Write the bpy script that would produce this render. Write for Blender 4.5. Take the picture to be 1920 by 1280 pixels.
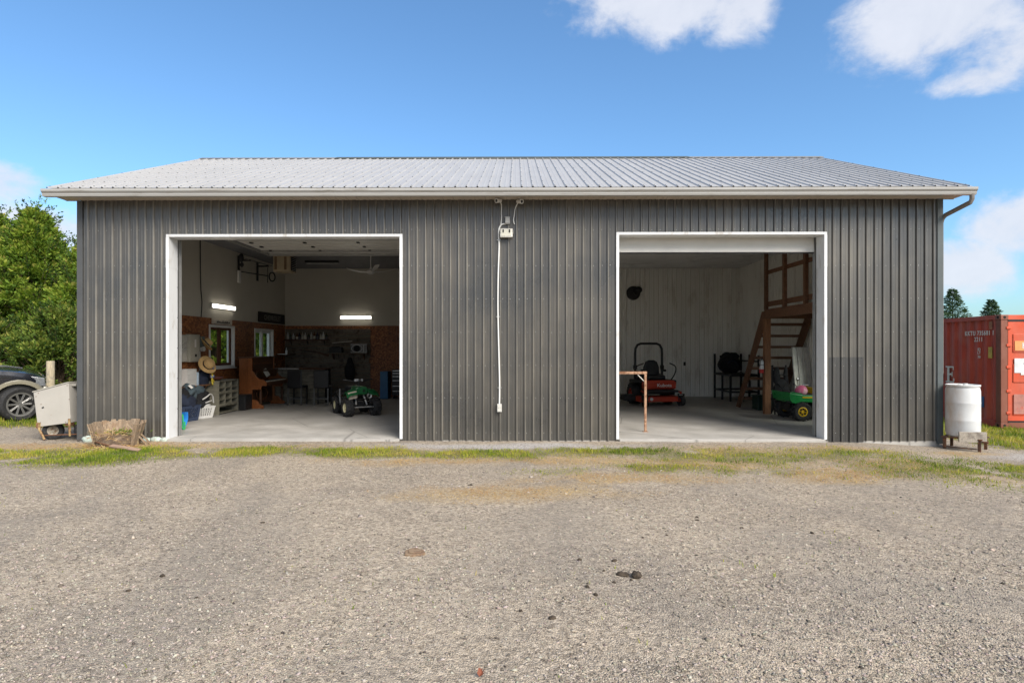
import bpy, bmesh, math, random
import numpy as np
from mathutils import Matrix, Vector
R = math.radians
random.seed(7); RNG = np.random.default_rng(11)
for o in list(bpy.data.objects): bpy.data.objects.remove(o)
SC = bpy.context.scene; COL = SC.collection

# ---------------------------------------------------------------- camera
cd = bpy.data.cameras.new('camera'); cam = bpy.data.objects.new('camera', cd); COL.objects.link(cam)
cam.location = (0.165, -10.482, 1.595); cam.rotation_euler = (R(90), 0, 0.0078)
cd.sensor_width = 36; cd.sensor_fit = 'HORIZONTAL'; cd.lens = 1111.5 / 1920 * 36
cd.shift_y = 12.85 / 1920; cd.clip_start = 0.05; cd.clip_end = 3000
SC.camera = cam

# ---------------------------------------------------------------- light
SUN_EL, SUN_AZ = 39.0, 143.0        # azimuth clockwise from +Y: behind the camera, to the right
sd = bpy.data.lights.new('sun', 'SUN'); sun = bpy.data.objects.new('sun', sd); COL.objects.link(sun)
sd.energy = 1.5; sd.angle = R(34); sd.color = (1.0, 0.93, 0.84)
_s = Vector((math.sin(R(SUN_AZ)) * math.cos(R(SUN_EL)), math.cos(R(SUN_AZ)) * math.cos(R(SUN_EL)), math.sin(R(SUN_EL))))
sun.rotation_euler = (-_s).to_track_quat('-Z', 'Y').to_euler()
sun.location = (12, -16, 22)

W = bpy.data.worlds.new('World'); SC.world = W; W.use_nodes = True
nt = W.node_tree; nt.nodes.clear(); N = nt.nodes; L = nt.links
def nd(t, tree=None, **k):
    n = (tree or nt).nodes.new(t)
    for a, v in k.items(): setattr(n, a, v)
    return n
def wmath(op, a, b=None, clamp=False):
    n = nd('ShaderNodeMath', operation=op); n.use_clamp = clamp
    for i, x in enumerate((a, b)):
        if x is None: continue
        if isinstance(x, (int, float)): n.inputs[i].default_value = x
        else: L.new(x, n.inputs[i])
    return n.outputs[0]
sky = nd('ShaderNodeTexSky', sky_type='NISHITA'); sky.sun_disc = False
sky.sun_elevation = R(SUN_EL); sky.sun_rotation = R(SUN_AZ); sky.air_density = 1.0; sky.dust_density = 1.2; sky.ozone_density = 1.6
tc = nd('ShaderNodeTexCoord'); nrm = nd('ShaderNodeVectorMath', operation='NORMALIZE'); L.new(tc.outputs['Generated'], nrm.inputs[0])
DIR = nrm.outputs[0]
sep = nd('ShaderNodeSeparateXYZ'); L.new(DIR, sep.inputs[0])
def wnoise(scale, detail, rough, mul=(1, 1, 1), dist=0.0):
    mp = nd('ShaderNodeVectorMath', operation='MULTIPLY'); L.new(DIR, mp.inputs[0]); mp.inputs[1].default_value = mul
    n = nd('ShaderNodeTexNoise'); n.inputs['Scale'].default_value = scale; n.inputs['Detail'].default_value = detail
    n.inputs['Roughness'].default_value = rough; n.inputs['Distortion'].default_value = dist
    L.new(mp.outputs[0], n.inputs['Vector']); return n.outputs[0]
nz_big = wnoise(3.2, 3, .5, (1, 1, 2.2)); nz_edge = wnoise(10, 8, .62, (1, 1, 1.4), .25)
# single clouds: (azimuth to the right of +Y, elevation, half width, half height) in degrees, as they stand in this sky
CL = [(15.3, 29.6, 9.0, 3.2), (20.5, 29.0, 4.0, 3.6), (36.5, 25.0, 7.5, 4.6), (40.5, 21.0, 5.0, 2.4), (34.0, 25.5, 4.0, 3.0),
      (38.2, 19.8, 3.2, 1.3), (36.9, 6.2, 3.8, 2.6), (40.5, 9.0, 4.5, 2.6), (46, 10, 6, 3.5), (-41.5, 12.0, 3.6, 1.7), (-39.0, 8.2, 4.5, 3.2), (-35.5, 6.5, 3.5, 3.4),
      (-47, 7.0, 7, 2.5), (53, 24, 9, 5)]
field = None
for az, el, hw, hh in CL:
    c = Vector((math.sin(R(az)) * math.cos(R(el)), math.cos(R(az)) * math.cos(R(el)), math.sin(R(el))))
    rt = Vector((math.cos(R(az)), -math.sin(R(az)), 0)); up = rt.cross(c)
    def dotp(v, s):
        d = nd('ShaderNodeVectorMath', operation='DOT_PRODUCT'); L.new(DIR, d.inputs[0]); d.inputs[1].default_value = v * s
        return d.outputs['Value']
    a = dotp(rt, 1 / math.sin(R(hw))); b = wmath('SUBTRACT', dotp(up, 1 / math.sin(R(hh))), up.dot(c) / math.sin(R(hh)))
    r2 = wmath('ADD', wmath('MULTIPLY', a, a), wmath('MULTIPLY', b, b))
    fwd = wmath('GREATER_THAN', dotp(c, 1), 0.3)
    g = wmath('SUBTRACT', wmath('SUBTRACT', 1.25, r2), wmath('MULTIPLY', wmath('SUBTRACT', 1, fwd), 10))
    field = g if field is None else wmath('MAXIMUM', field, g)
field = wmath('MAXIMUM', field, -2.3)
# the broken cloud field that goes on over the rest of the sky, overhead and behind the camera
back = nd('ShaderNodeMapRange'); L.new(sep.outputs['Y'], back.inputs[0])
back.inputs[1].default_value = 0.62; back.inputs[2].default_value = 0.05; back.inputs[3].default_value = -3.0; back.inputs[4].default_value = 1.3
gen = wmath('ADD', back.outputs[0], wmath('MULTIPLY', wmath('SUBTRACT', nz_big, .5), 6.5))
field = wmath('MAXIMUM', field, gen)
field = wmath('ADD', field, wmath('MULTIPLY', wmath('SUBTRACT', nz_edge, .5), 3.4))
cm = nd('ShaderNodeMapRange'); cm.interpolation_type = 'SMOOTHSTEP'; L.new(field, cm.inputs[0])
cm.inputs[1].default_value = 0.0; cm.inputs[2].default_value = 1.25; cm.inputs[3].default_value = 0.0; cm.inputs[4].default_value = 0.9
horiz = nd('ShaderNodeMapRange'); L.new(sep.outputs['Z'], horiz.inputs[0])
horiz.inputs[1].default_value = -.02; horiz.inputs[2].default_value = .04; horiz.inputs[3].default_value = 0; horiz.inputs[4].default_value = 1
cf = wmath('MULTIPLY', cm.outputs[0], horiz.outputs[0])
SKY_GAIN = 0.05
cloudc = nd('ShaderNodeMix', data_type='RGBA'); L.new(nz_edge, cloudc.inputs[0])
CLOUD_A, CLOUD_B = (3.0, 3.25, 3.8, 1), (4.4, 4.5, 4.85, 1)
cloudc.inputs[6].default_value = CLOUD_A; cloudc.inputs[7].default_value = CLOUD_B
tint = nd('ShaderNodeMix', data_type='RGBA', blend_type='MULTIPLY'); tint.inputs[0].default_value = 1
L.new(sky.outputs[0], tint.inputs[6]); SKY_TINT = (.64, .89, 1.05, 1); tint.inputs[7].default_value = SKY_TINT
skm = nd('ShaderNodeMix', data_type='RGBA'); L.new(cf, skm.inputs[0]); L.new(tint.outputs[2], skm.inputs[6]); L.new(cloudc.outputs[2], skm.inputs[7])
bg = nd('ShaderNodeBackground'); bg.inputs[1].default_value = SKY_GAIN; L.new(skm.outputs[2], bg.inputs[0])
wo = nd('ShaderNodeOutputWorld'); L.new(bg.outputs[0], wo.inputs[0])

vs = SC.view_settings; vs.view_transform = 'Standard'; vs.look = 'None'; vs.gamma = 1.0; vs.use_curve_mapping = False
vs.exposure = 2.1
SC.cycles.max_bounces = 7; SC.cycles.diffuse_bounces = 5; SC.cycles.glossy_bounces = 3; SC.cycles.transmission_bounces = 4; SC.cycles.transparent_max_bounces = 8

# ---------------------------------------------------------------- helpers
class G:
    def __init__(s): s.v = []; s.f = []
    def add(s, vs, fs, M=None):
        n = len(s.v)
        s.v += [tuple(M @ Vector(v)) if M is not None else tuple(v) for v in vs]
        s.f += [tuple(i + n for i in f) for f in fs]; return s
    def box(s, x0, x1, y0, y1, z0, z1, M=None):
        return s.add([(x0, y0, z0), (x1, y0, z0), (x1, y1, z0), (x0, y1, z0), (x0, y0, z1), (x1, y0, z1), (x1, y1, z1), (x0, y1, z1)],
                     [(0, 3, 2, 1), (4, 5, 6, 7), (0, 1, 5, 4), (1, 2, 6, 5), (2, 3, 7, 6), (3, 0, 4, 7)], M)
    def cyl(s, p0, p1, r0, r1=None, n=12, M=None):
        p0, p1 = Vector(p0), Vector(p1); r1 = r0 if r1 is None else r1
        q = (p1 - p0).to_track_quat('Z', 'Y'); vs = []
        for p, r in ((p0, r0), (p1, r1)):
            for i in range(n):
                a = 2 * math.pi * i / n; vs.append(p + q @ Vector((r * math.cos(a), r * math.sin(a), 0)))
        fs = [(i, (i + 1) % n, n + (i + 1) % n, n + i) for i in range(n)] + [tuple(range(n))[::-1], tuple(range(n, 2 * n))]
        return s.add(vs, fs, M)
    def tube(s, pts, r, n=8, closed=False, M=None):
        P = [Vector(p) for p in pts]; m = len(P); vs = []; fs = []
        rr = r if isinstance(r, (list, tuple)) else [r] * m
        up = None
        for i in range(m):
            t = (P[(i + 1) % m] - P[i - 1]) if closed else (P[min(i + 1, m - 1)] - P[max(i - 1, 0)])
            t.normalize()
            if up is None: up = Vector((0, 0, 1)) if abs(t.z) < .9 else Vector((1, 0, 0))
            b = t.cross(up); b.normalize(); up = b.cross(t)
            for k in range(n):
                a = 2 * math.pi * k / n; vs.append(P[i] + (b * math.cos(a) + up * math.sin(a)) * rr[i])
        for i in range(m if closed else m - 1):
            for k in range(n):
                j = (i + 1) % m; fs.append((i * n + k, i * n + (k + 1) % n, j * n + (k + 1) % n, j * n + k))
        if not closed: fs += [tuple(range(n))[::-1], tuple(range((m - 1) * n, m * n))]
        return s.add(vs, fs, M)
    def lathe(s, prof, n=24, M=None, a0=0.0, a1=2 * math.pi):
        full = abs(a1 - a0 - 2 * math.pi) < 1e-6; m = len(prof); c = n if full else n + 1; vs = []
        for i in range(c):
            a = a0 + (a1 - a0) * i / n
            for r, z in prof: vs.append((r * math.cos(a), r * math.sin(a), z))
        fs = []
        for i in range(n):
            j = (i + 1) % c
            for k in range(m - 1): fs.append((i * m + k, j * m + k, j * m + k + 1, i * m + k + 1))
        return s.add(vs, fs, M)
    def prism(s, poly, lo, hi, axis='y', M=None):
        m = len(poly)
        def P(a, b, t): return {'x': (t, a, b), 'y': (a, t, b), 'z': (a, b, t)}[axis]
        vs = [P(a, b, lo) for a, b in poly] + [P(a, b, hi) for a, b in poly]
        fs = [(i, (i + 1) % m, m + (i + 1) % m, m + i) for i in range(m)] + [tuple(range(m))[::-1], tuple(range(m, 2 * m))]
        return s.add(vs, fs, M)
    def ell(s, c, r, nu=12, nv=8, jit=0.0, rnd=None, M=None):
        rnd = rnd or random; vs = [(c[0], c[1], c[2] - r[2])]; fs = []
        for j in range(1, nv):
            t = math.pi * j / nv
            for i in range(nu):
                a = 2 * math.pi * i / nu; k = 1 + rnd.uniform(-jit, jit)
                vs.append((c[0] + r[0] * k * math.sin(t) * math.cos(a), c[1] + r[1] * k * math.sin(t) * math.sin(a), c[2] - r[2] * k * math.cos(t)))
        vs.append((c[0], c[1], c[2] + r[2])); last = len(vs) - 1
        for i in range(nu):
            fs.append((0, 1 + (i + 1) % nu, 1 + i)); b = 1 + (nv - 2) * nu; fs.append((last, b + i, b + (i + 1) % nu))
        for j in range(nv - 2):
            for i in range(nu):
                a = 1 + j * nu; fs.append((a + i, a + (i + 1) % nu, a + nu + (i + 1) % nu, a + nu + i))
        return s.add(vs, fs, M)
    def mesh(s, name, smooth=False, ang=35):
        me = bpy.data.meshes.new(name); me.from_pydata(s.v, [], s.f)
        bm = bmesh.new(); bm.from_mesh(me); bmesh.ops.recalc_face_normals(bm, faces=bm.faces); bm.to_mesh(me); bm.free()
        if smooth:
            me.polygons.foreach_set('use_smooth', [True] * len(me.polygons)); me.set_sharp_from_angle(angle=R(ang))
        return me
    def ob(s, name, mat, par=None, smooth=False, bev=0, ang=35, label=None, kind=None):
        o = bpy.data.objects.new(name, s.mesh(name, smooth, ang)); COL.objects.link(o); o.data.materials.append(mat)
        if par is not None: o.parent = par
        if bev:
            b = o.modifiers.new('bevel', 'BEVEL'); b.width = bev; b.segments = 2; b.limit_method = 'ANGLE'; b.angle_limit = R(40)
        if label: o['label'] = label
        if kind: o['kind'] = kind
        return o
def B(*a, M=None): return G().box(*a, M=M)
def thing(name, label, cat, loc=(0, 0, 0), rz=0.0, group=None, rot=None):
    o = bpy.data.objects.new(name, None); COL.objects.link(o); o.location = loc; o.rotation_euler = rot or (0, 0, rz)
    o.empty_display_size = .2
    return tag(o, label, cat, group)
def tag(o, label, cat, group=None, kind=None):
    o['label'] = label; o['category'] = cat
    if group: o['group'] = group
    if kind: o['kind'] = kind
    return o
def clone(o, loc=None, rz=None, label=None, parent=None, top=True):
    c = o.copy(); COL.objects.link(c)
    if not top: c.parent = parent
    for ch in list(o.children): clone(ch, parent=c, top=False)
    if loc is not None: c.location = loc
    if rz is not None: c.rotation_euler = (0, 0, rz)
    if label: c['label'] = label
    return c
def T(x, y, z): return Matrix.Translation((x, y, z))
def RX(d): return Matrix.Rotation(R(d), 4, 'X')
def RY(d): return Matrix.Rotation(R(d), 4, 'Y')
def RZ(d): return Matrix.Rotation(R(d), 4, 'Z')
def text(name, body, size, mat, M, par, ext=.002, sx=1.0, ls=1.0):
    cu = bpy.data.curves.new(name, 'FONT'); cu.body = body; cu.size = size; cu.extrude = ext; cu.align_x = 'CENTER'; cu.align_y = 'CENTER'
    cu.space_character = ls; cu.resolution_u = 3; cu.offset = size * .012
    t = bpy.data.objects.new(name + '_c', cu); COL.objects.link(t); bpy.context.view_layer.update()
    me = bpy.data.meshes.new_from_object(t.evaluated_get(bpy.context.evaluated_depsgraph_get()))
    bpy.data.objects.remove(t); bpy.data.curves.remove(cu)
    me.transform(M @ Matrix.Diagonal((sx, 1, 1, 1))); me.materials.clear(); me.materials.append(mat); me.name = name
    o = bpy.data.objects.new(name, me); COL.objects.link(o)
    if par is not None: o.parent = par
    return o
def raw(name, V, F, mat, par=None, attrs=None, smooth=False):
    """fast mesh from numpy: V (n,3), F (m,k) all faces of k corners"""
    me = bpy.data.meshes.new(name); n, (m, k) = len(V), F.shape
    me.vertices.add(n); me.vertices.foreach_set('co', np.ascontiguousarray(V, dtype=np.float32).ravel())
    me.loops.add(m * k); me.loops.foreach_set('vertex_index', np.ascontiguousarray(F, dtype=np.int32).ravel())
    me.polygons.add(m); me.polygons.foreach_set('loop_start', np.arange(0, m * k, k, dtype=np.int32))
    me.update(calc_edges=True)
    for an, (typ, data) in (attrs or {}).items():
        at = me.attributes.new(an, typ, 'POINT')
        at.data.foreach_set('color' if typ == 'FLOAT_COLOR' else 'value', np.ascontiguousarray(data, dtype=np.float32).ravel())
    if smooth: me.polygons.foreach_set('use_smooth', np.ones(m, dtype=bool))
    me.materials.append(mat); o = bpy.data.objects.new(name, me); COL.objects.link(o)
    if par is not None: o.parent = par
    return o

# ---------------------------------------------------------------- materials
class NT:
    def __init__(s, name):
        s.m = bpy.data.materials.new(name); s.m.use_nodes = True; s.t = s.m.node_tree; s.t.nodes.clear()
        s.out = s.t.nodes.new('ShaderNodeOutputMaterial'); s.b = s.t.nodes.new('ShaderNodeBsdfPrincipled'); s.t.links.new(s.b.outputs[0], s.out.inputs[0])
    def n(s, typ, **k):
        x = s.t.nodes.new(typ)
        for a, v in k.items(): setattr(x, a, v)
        return x
    def put(s, sock, v):
        if isinstance(v, (int, float)): sock.default_value = v
        elif isinstance(v, tuple): sock.default_value = v if len(v) == 4 or sock.type == 'VECTOR' else v + (1,)
        else: s.t.links.new(v, sock)
    def pos(s, kind='Object', mul=(1, 1, 1)):
        if kind == 'World': o = s.n('ShaderNodeNewGeometry').outputs['Position']
        else: o = s.n('ShaderNodeTexCoord').outputs[kind]
        if mul == (1, 1, 1): return o
        v = s.n('ShaderNodeVectorMath', operation='MULTIPLY'); s.put(v.inputs[0], o); v.inputs[1].default_value = mul; return v.outputs[0]
    def noise(s, vec, scale, detail=4, rough=.55, dist=0):
        x = s.n('ShaderNodeTexNoise'); s.put(x.inputs['Vector'], vec); x.inputs['Scale'].default_value = scale
        x.inputs['Detail'].default_value = detail; x.inputs['Roughness'].default_value = rough; x.inputs['Distortion'].default_value = dist
        return x.outputs[0]
    def vor(s, vec, scale, feature='F1', out='Distance', rnd=1.0):
        x = s.n('ShaderNodeTexVoronoi', feature=feature); s.put(x.inputs['Vector'], vec); x.inputs['Scale'].default_value = scale
        x.inputs['Randomness'].default_value = rnd; return x.outputs[out]
    def rng(s, v, a, b, c=0.0, d=1.0, smooth=False):
        x = s.n('ShaderNodeMapRange'); x.interpolation_type = 'SMOOTHSTEP' if smooth else 'LINEAR'
        for i, q in enumerate((v, a, b, c, d)): s.put(x.inputs[i], q)
        return x.outputs[0]
    def mix(s, f, a, b, mode='MIX'):
        x = s.n('ShaderNodeMix', data_type='RGBA', blend_type=mode); s.put(x.inputs[0], f); s.put(x.inputs[6], a); s.put(x.inputs[7], b); return x.outputs[2]
    def math(s, op, a, b=0.0):
        x = s.n('ShaderNodeMath', operation=op); s.put(x.inputs[0], a); s.put(x.inputs[1], b); return x.outputs[0]
    def ramp(s, f, stops):
        x = s.n('ShaderNodeValToRGB'); s.put(x.inputs[0], f); e = x.color_ramp.elements
        while len(e) > 1: e.remove(e[-1])
        e[0].position = stops[0][0]; e[0].color = stops[0][1] + (1,)
        for p, c in stops[1:]:
            q = e.new(p); q.color = c + (1,)
        return x.outputs[0]
    def bump(s, h, st=.3, d=.01):
        x = s.n('ShaderNodeBump'); x.inputs['Strength'].default_value = st; x.inputs['Distance'].default_value = d; s.put(x.inputs['Height'], h)
        s.put(s.b.inputs['Normal'], x.outputs[0]); return s
    def fin(s, col, rough=.6, metal=0.0, spec=.4, coat=0.0):
        s.put(s.b.inputs['Base Color'], col); s.put(s.b.inputs['Roughness'], rough); s.put(s.b.inputs['Metallic'], metal)
        s.b.inputs['Specular IOR Level'].default_value = spec; s.b.inputs['Coat Weight'].default_value = coat
        if coat: s.b.inputs['Coat Roughness'].default_value = .06
        return s.m
def sc(c, k): return tuple(min(1, x * k) for x in c)
MATS = {}
def pm(name, c, rough=.6, metal=0.0, var=.18, scale=5.0, c2=None, amt=.5, s2=9.0, bump=0.0, bsc=60.0, spec=.4, coat=0.0, mul=(1, 1, 1), kind='Object'):
    """painted / plain stuff: slow tone noise, optional second colour in patches (rust, dirt, wear), fine relief"""
    if name in MATS: return MATS[name]
    q = NT(name); p = q.pos(kind, mul)
    col = q.mix(q.rng(q.noise(p, scale, 5), .3, .7), sc(c, 1 - var), sc(c, 1 + var))
    ro = q.rng(q.noise(p, scale * 3, 3), .3, .7, max(.03, rough - .1), min(1, rough + .1))
    if c2: col = q.mix(q.rng(q.noise(p, s2, 7, .65), 1 - amt - .06, 1 - amt + .06), col, c2)
    if bump: q.bump(q.noise(p, bsc, 4), bump, .004)
    MATS[name] = q.fin(col, ro, metal, spec, coat); return MATS[name]
def emis(name, c, st):
    q = NT(name); q.b.inputs['Emission Color'].default_value = c + (1,); q.b.inputs['Emission Strength'].default_value = st
    return q.fin((.8, .8, .78), .4)
def attr_mat(name, rough=.8, transl=0.0, nscale=0, nvar=.25, spec=.2):
    q = NT(name); a = q.n('ShaderNodeAttribute', attribute_name='col').outputs['Color']
    if nscale: a = q.mix(1.0, a, q.ramp(q.noise(q.pos('World'), nscale, 3), [(.3, (1 - nvar,) * 3), (.7, (1.0, 1.0, 1.0))]), 'MULTIPLY')
    m = q.fin(a, rough, 0, spec)
    if transl:
        tr = q.n('ShaderNodeBsdfTranslucent'); q.put(tr.inputs[0], q.mix(1.0, a, (1.25, 1.3, .7), 'MULTIPLY')); mx = q.n('ShaderNodeMixShader'); mx.inputs[0].default_value = transl
        q.t.links.new(q.b.outputs[0], mx.inputs[1]); q.t.links.new(tr.outputs[0], mx.inputs[2]); q.t.links.new(mx.outputs[0], q.out.inputs[0])
    return m
def glass_mat(name, tint=(.9, .95, .93), refl=.1):
    q = NT(name); q.t.nodes.remove(q.b); a = q.n('ShaderNodeBsdfTransparent'); g = q.n('ShaderNodeBsdfGlossy'); mx = q.n('ShaderNodeMixShader')
    a.inputs[0].default_value = tint + (1,); g.inputs['Roughness'].default_value = .03; mx.inputs[0].default_value = refl
    q.t.links.new(a.outputs[0], mx.inputs[1]); q.t.links.new(g.outputs[0], mx.inputs[2]); q.t.links.new(mx.outputs[0], q.out.inputs[0]); return q.m

def siding_mat(name, base, dust, amt):
    q = NT(name); p = q.pos('World', (1, 1, .16)); w = q.pos('World')
    big = q.noise(w, .55, 4, .55); streak = q.noise(q.pos('World', (1, 1, .06)), 7.5, 6, .65); fine = q.noise(p, 40, 3)
    f = q.math('MULTIPLY', q.rng(big, .36, .66, .15, 1.0), q.rng(streak, .30, .70, .45, 1.0))
    f = q.math('MULTIPLY', f, amt)
    col = q.mix(q.rng(fine, .3, .7), sc(base, .92), sc(base, 1.08)); col = q.mix(f, col, dust)
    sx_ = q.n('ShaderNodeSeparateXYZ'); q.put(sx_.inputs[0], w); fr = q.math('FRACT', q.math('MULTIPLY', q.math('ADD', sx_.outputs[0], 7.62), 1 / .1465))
    rib = q.math('MULTIPLY', q.rng(fr, .11, .15), q.rng(fr, .30, .25)); rib_glint = q.math('MULTIPLY', rib, q.rng(q.noise(q.pos('World', (1, 1, .35)), 2.3, 5, .6), .36, .62, .15, .9))
    col = q.mix(q.math('MULTIPLY', rib_glint, amt * .5), col, (.30, .275, .23))  # gloss highlight on each rib's right slope, painted into the colour
    scr = q.rng(q.noise(q.pos('World', (1, 1, .5)), 19, 8, .75), .74, .78); col = q.mix(q.math('MULTIPLY', scr, .5), col, (.3, .29, .27))
    q.bump(q.noise(q.pos('World', (1, 1, .6)), 7, 2), .12, .02)
    return q.fin(col, q.rng(f, 0, 1, .24, .42), .12, .85)
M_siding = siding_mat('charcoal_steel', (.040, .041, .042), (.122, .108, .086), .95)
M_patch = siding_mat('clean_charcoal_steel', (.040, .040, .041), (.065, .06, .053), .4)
M_trim_dark = pm('charcoal_trim', (.07, .073, .075), .45, 0, .1, 3)
M_trim_green = pm('grey_green_trim', (.075, .088, .09), .45, 0, .1, 3)
def roof_mat():
    q = NT('galvanised_roof'); w = q.pos('World', (1, .25, .25))
    c = q.mix(q.rng(q.noise(w, 3, 4, .6), .3, .7), (.40, .388, .368), (.45, .436, .413)); c = q.mix(q.rng(q.noise(w, 14, 5, .7), .64, .8, 0, .3), c, (.34, .32, .29))
    return q.fin(c, .38, .2, .5)
M_roof = roof_mat()
M_gutter = pm('white_gutter', (.37, .365, .35), .35, 0, .05, 2, (.28, .265, .24), .40, 6, mul=(.3, 1, 3))
M_soffit = pm('beige_soffit', (.50, .44, .38), .5, 0, .08, 3)
M_white = pm('white_door_trim', (.65, .66, .67), .4, 0, .05, 2, (.50, .48, .45), .38, 7, mul=(1, 1, .3))
M_door = pm('white_door_panel', (.66, .65, .61), .45, 0, .05, 3)
M_galv = pm('galvanised_track', (.38, .38, .37), .4, .6, .12, 8)
M_conc = None
def conc_mat():
    q = NT('barn_concrete'); w = q.pos('World')
    c = q.mix(q.rng(q.noise(w, 1.1, 6, .6), .3, .7), (.30, .285, .26), (.45, .43, .40))
    c = q.mix(q.rng(q.noise(w, 30, 4), .3, .7, 0, .35), c, (.26, .25, .23))
    st = q.rng(q.noise(q.pos('World', (.7, 1.6, 1)), 1.7, 5, .6), .62, .72); c = q.mix(q.math('MULTIPLY', st, .45), c, (.17, .15, .13))
    cr = q.rng(q.vor(q.pos('World', (1, 1, .01)), .42, 'DISTANCE_TO_EDGE'), .0, .006, 1, 0); c = q.mix(q.math('MULTIPLY', cr, .6), c, (.09, .085, .08))
    q.bump(q.noise(w, 60, 5), .15, .004); return q.fin(c, q.rng(q.noise(w, 2.2, 3), .3, .7, .45, .75), 0, .4)
M_conc = conc_mat()
def osb_mat():
    q = NT('stained_osb'); p = q.pos('World', (1, .55, 1)); d = q.n('ShaderNodeVectorMath', operation='ADD')
    q.put(d.inputs[0], p); x = q.n('ShaderNodeTexNoise'); q.put(x.inputs['Vector'], p); x.inputs['Scale'].default_value = 9; x.inputs['Detail'].default_value = 3
    s = q.n('ShaderNodeVectorMath', operation='SCALE'); q.put(s.inputs[0], x.outputs['Color']); s.inputs['Scale'].default_value = .09; q.put(d.inputs[1], s.outputs[0])
    cc = q.n('ShaderNodeSeparateColor'); q.put(cc.inputs[0], q.vor(d.outputs[0], 26, 'F1', 'Color'))
    c = q.ramp(cc.outputs[0], [(0, (.10, .030, .009)), (.35, (.20, .065, .02)), (.7, (.30, .105, .032)), (1, (.40, .17, .06))])
    c = q.mix(q.rng(q.noise(q.pos('World'), 1.4, 4), .35, .7, 0, .55), c, (.10, .035, .012))
    q.bump(cc.outputs[1], .25, .004); return q.fin(c, .55, 0, .4)
M_osb = osb_mat()
def wood_mat(name, c, var=.35, mul=(1, 12, 12), rough=.75, c2=None, kind='Object', sc_=6):
    if name in MATS: return MATS[name]
    q = NT(name); p = q.pos(kind, mul); o = q.n('ShaderNodeObjectInfo').outputs['Random']
    col = q.mix(q.rng(q.noise(p, sc_, 6, .65, .6), .28, .72), sc(c, 1 - var), sc(c, 1 + var))
    col = q.mix(1.0, col, q.ramp(o, [(0, (.68, .68, .68)), (.5, (.95, .92, .88)), (1, (1.0, 1.0, 1.0))]), 'MULTIPLY')
    if c2: col = q.mix(q.rng(q.noise(q.pos(kind), 7, 6, .6), .52, .66, 0, .8), col, c2)
    q.bump(q.noise(p, sc_ * 1.5, 5), .25, .004); MATS[name] = q.fin(col, rough, 0, .3); return MATS[name]
M_plank = wood_mat('reclaimed_grey_board', (.15, .13, .105), .5, (1.2, 12, 14), .85, (.05, .035, .025))
M_barwood = wood_mat('whitewashed_board', (.20, .185, .15), .5, (1.2, 12, 14), .85, (.08, .07, .055))
M_fir = wood_mat('rough_brown_lumber', (.23, .115, .06), .35, (6, 6, 1), .75, None)
M_fird = wood_mat('dark_brown_lumber', (.155, .080, .047), .35, (1, 6, 6), .75, None)
M_grey_wood = wood_mat('weathered_grey_wood', (.30, .27, .23), .4, (1, 10, 10), .9, (.14, .12, .10))
M_cub = wood_mat('grey_green_wood', (.19, .18, .14), .25, (1, 3, 6), .7)
M_piano = wood_mat('varnished_red_brown_wood', (.24, .085, .03), .35, (8, 8, 1), .3)
M_pianod = wood_mat('dark_varnished_wood', (.075, .032, .016), .35, (8, 1, 8), .35)
M_wallw = pm('off_white_wall_paint', (.47, .445, .385), .8, 0, .05, 1.2, bump=.12, bsc=120, kind='World')
M_ceil = pm('grey_ceiling_panel', (.16, .16, .17), .7, 0, .08, 1.5, kind='World')
M_wsteel = pm('white_liner_steel', (.82, .805, .75), .4, 0, .05, 1.5, (.66, .63, .57), .40, 4, mul=(1, 1, .25), kind='World')
M_black = pm('black_plastic', (.014, .014, .015), .5, 0, .2, 9)
M_rubber = pm('black_rubber', (.020, .020, .021), .8, 0, .3, 14, (.06, .055, .05), .4, 18, bump=.15)
M_vinyl = pm('black_vinyl', (.016, .016, .018), .4, 0, .2, 6)
M_steelb = pm('black_steel', (.018, .018, .019), .45, .2, .2, 9)
M_chrome = pm('polished_steel', (.62, .62, .62), .16, 1, .05, 5)
M_silver = pm('silver_paint', (.48, .48, .47), .35, .5, .1, 8)
M_wplast = pm('white_plastic', (.62, .61, .585), .45, 0, .05, 4)
M_dark = pm('dark_recess', (.012, .012, .012), .9)
M_navy = pm('navy_cloth', (.016, .022, .042), .9, 0, .35, 9, bump=.4, bsc=40)
M_blkcloth = pm('black_cloth', (.012, .012, .014), .9, 0, .35, 9, bump=.4, bsc=40)
M_greycloth = pm('grey_teal_cloth', (.06, .085, .10), .9, 0, .35, 9, bump=.4, bsc=40)
M_glass = glass_mat('window_glass')

# ================================================================ ground
def vnoise(x, y, s, seed=0):
    x = np.asarray(x) / s + 137.1 * seed; y = np.asarray(y) / s + 71.7 * seed
    xi, yi = np.floor(x), np.floor(y); fx, fy = x - xi, y - yi; fx = fx * fx * (3 - 2 * fx); fy = fy * fy * (3 - 2 * fy)
    def h(a, b):
        n = np.sin(a * 127.1 + b * 311.7 + seed * 13.7) * 43758.5453; return n - np.floor(n)
    return (h(xi, yi) * (1 - fx) + h(xi + 1, yi) * fx) * (1 - fy) + (h(xi, yi + 1) * (1 - fx) + h(xi + 1, yi + 1) * fx) * fy
def fbm(x, y, s, seed=0, o=4):
    t = 0; a = .5; k = 0
    for i in range(o): t = t + a * vnoise(x, y, s / 2 ** i, seed + i); k += a; a *= .5
    return t / k
def sst(a, b, x): t = np.clip((x - a) / (b - a), 0, 1); return t * t * (3 - 2 * t)
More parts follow.
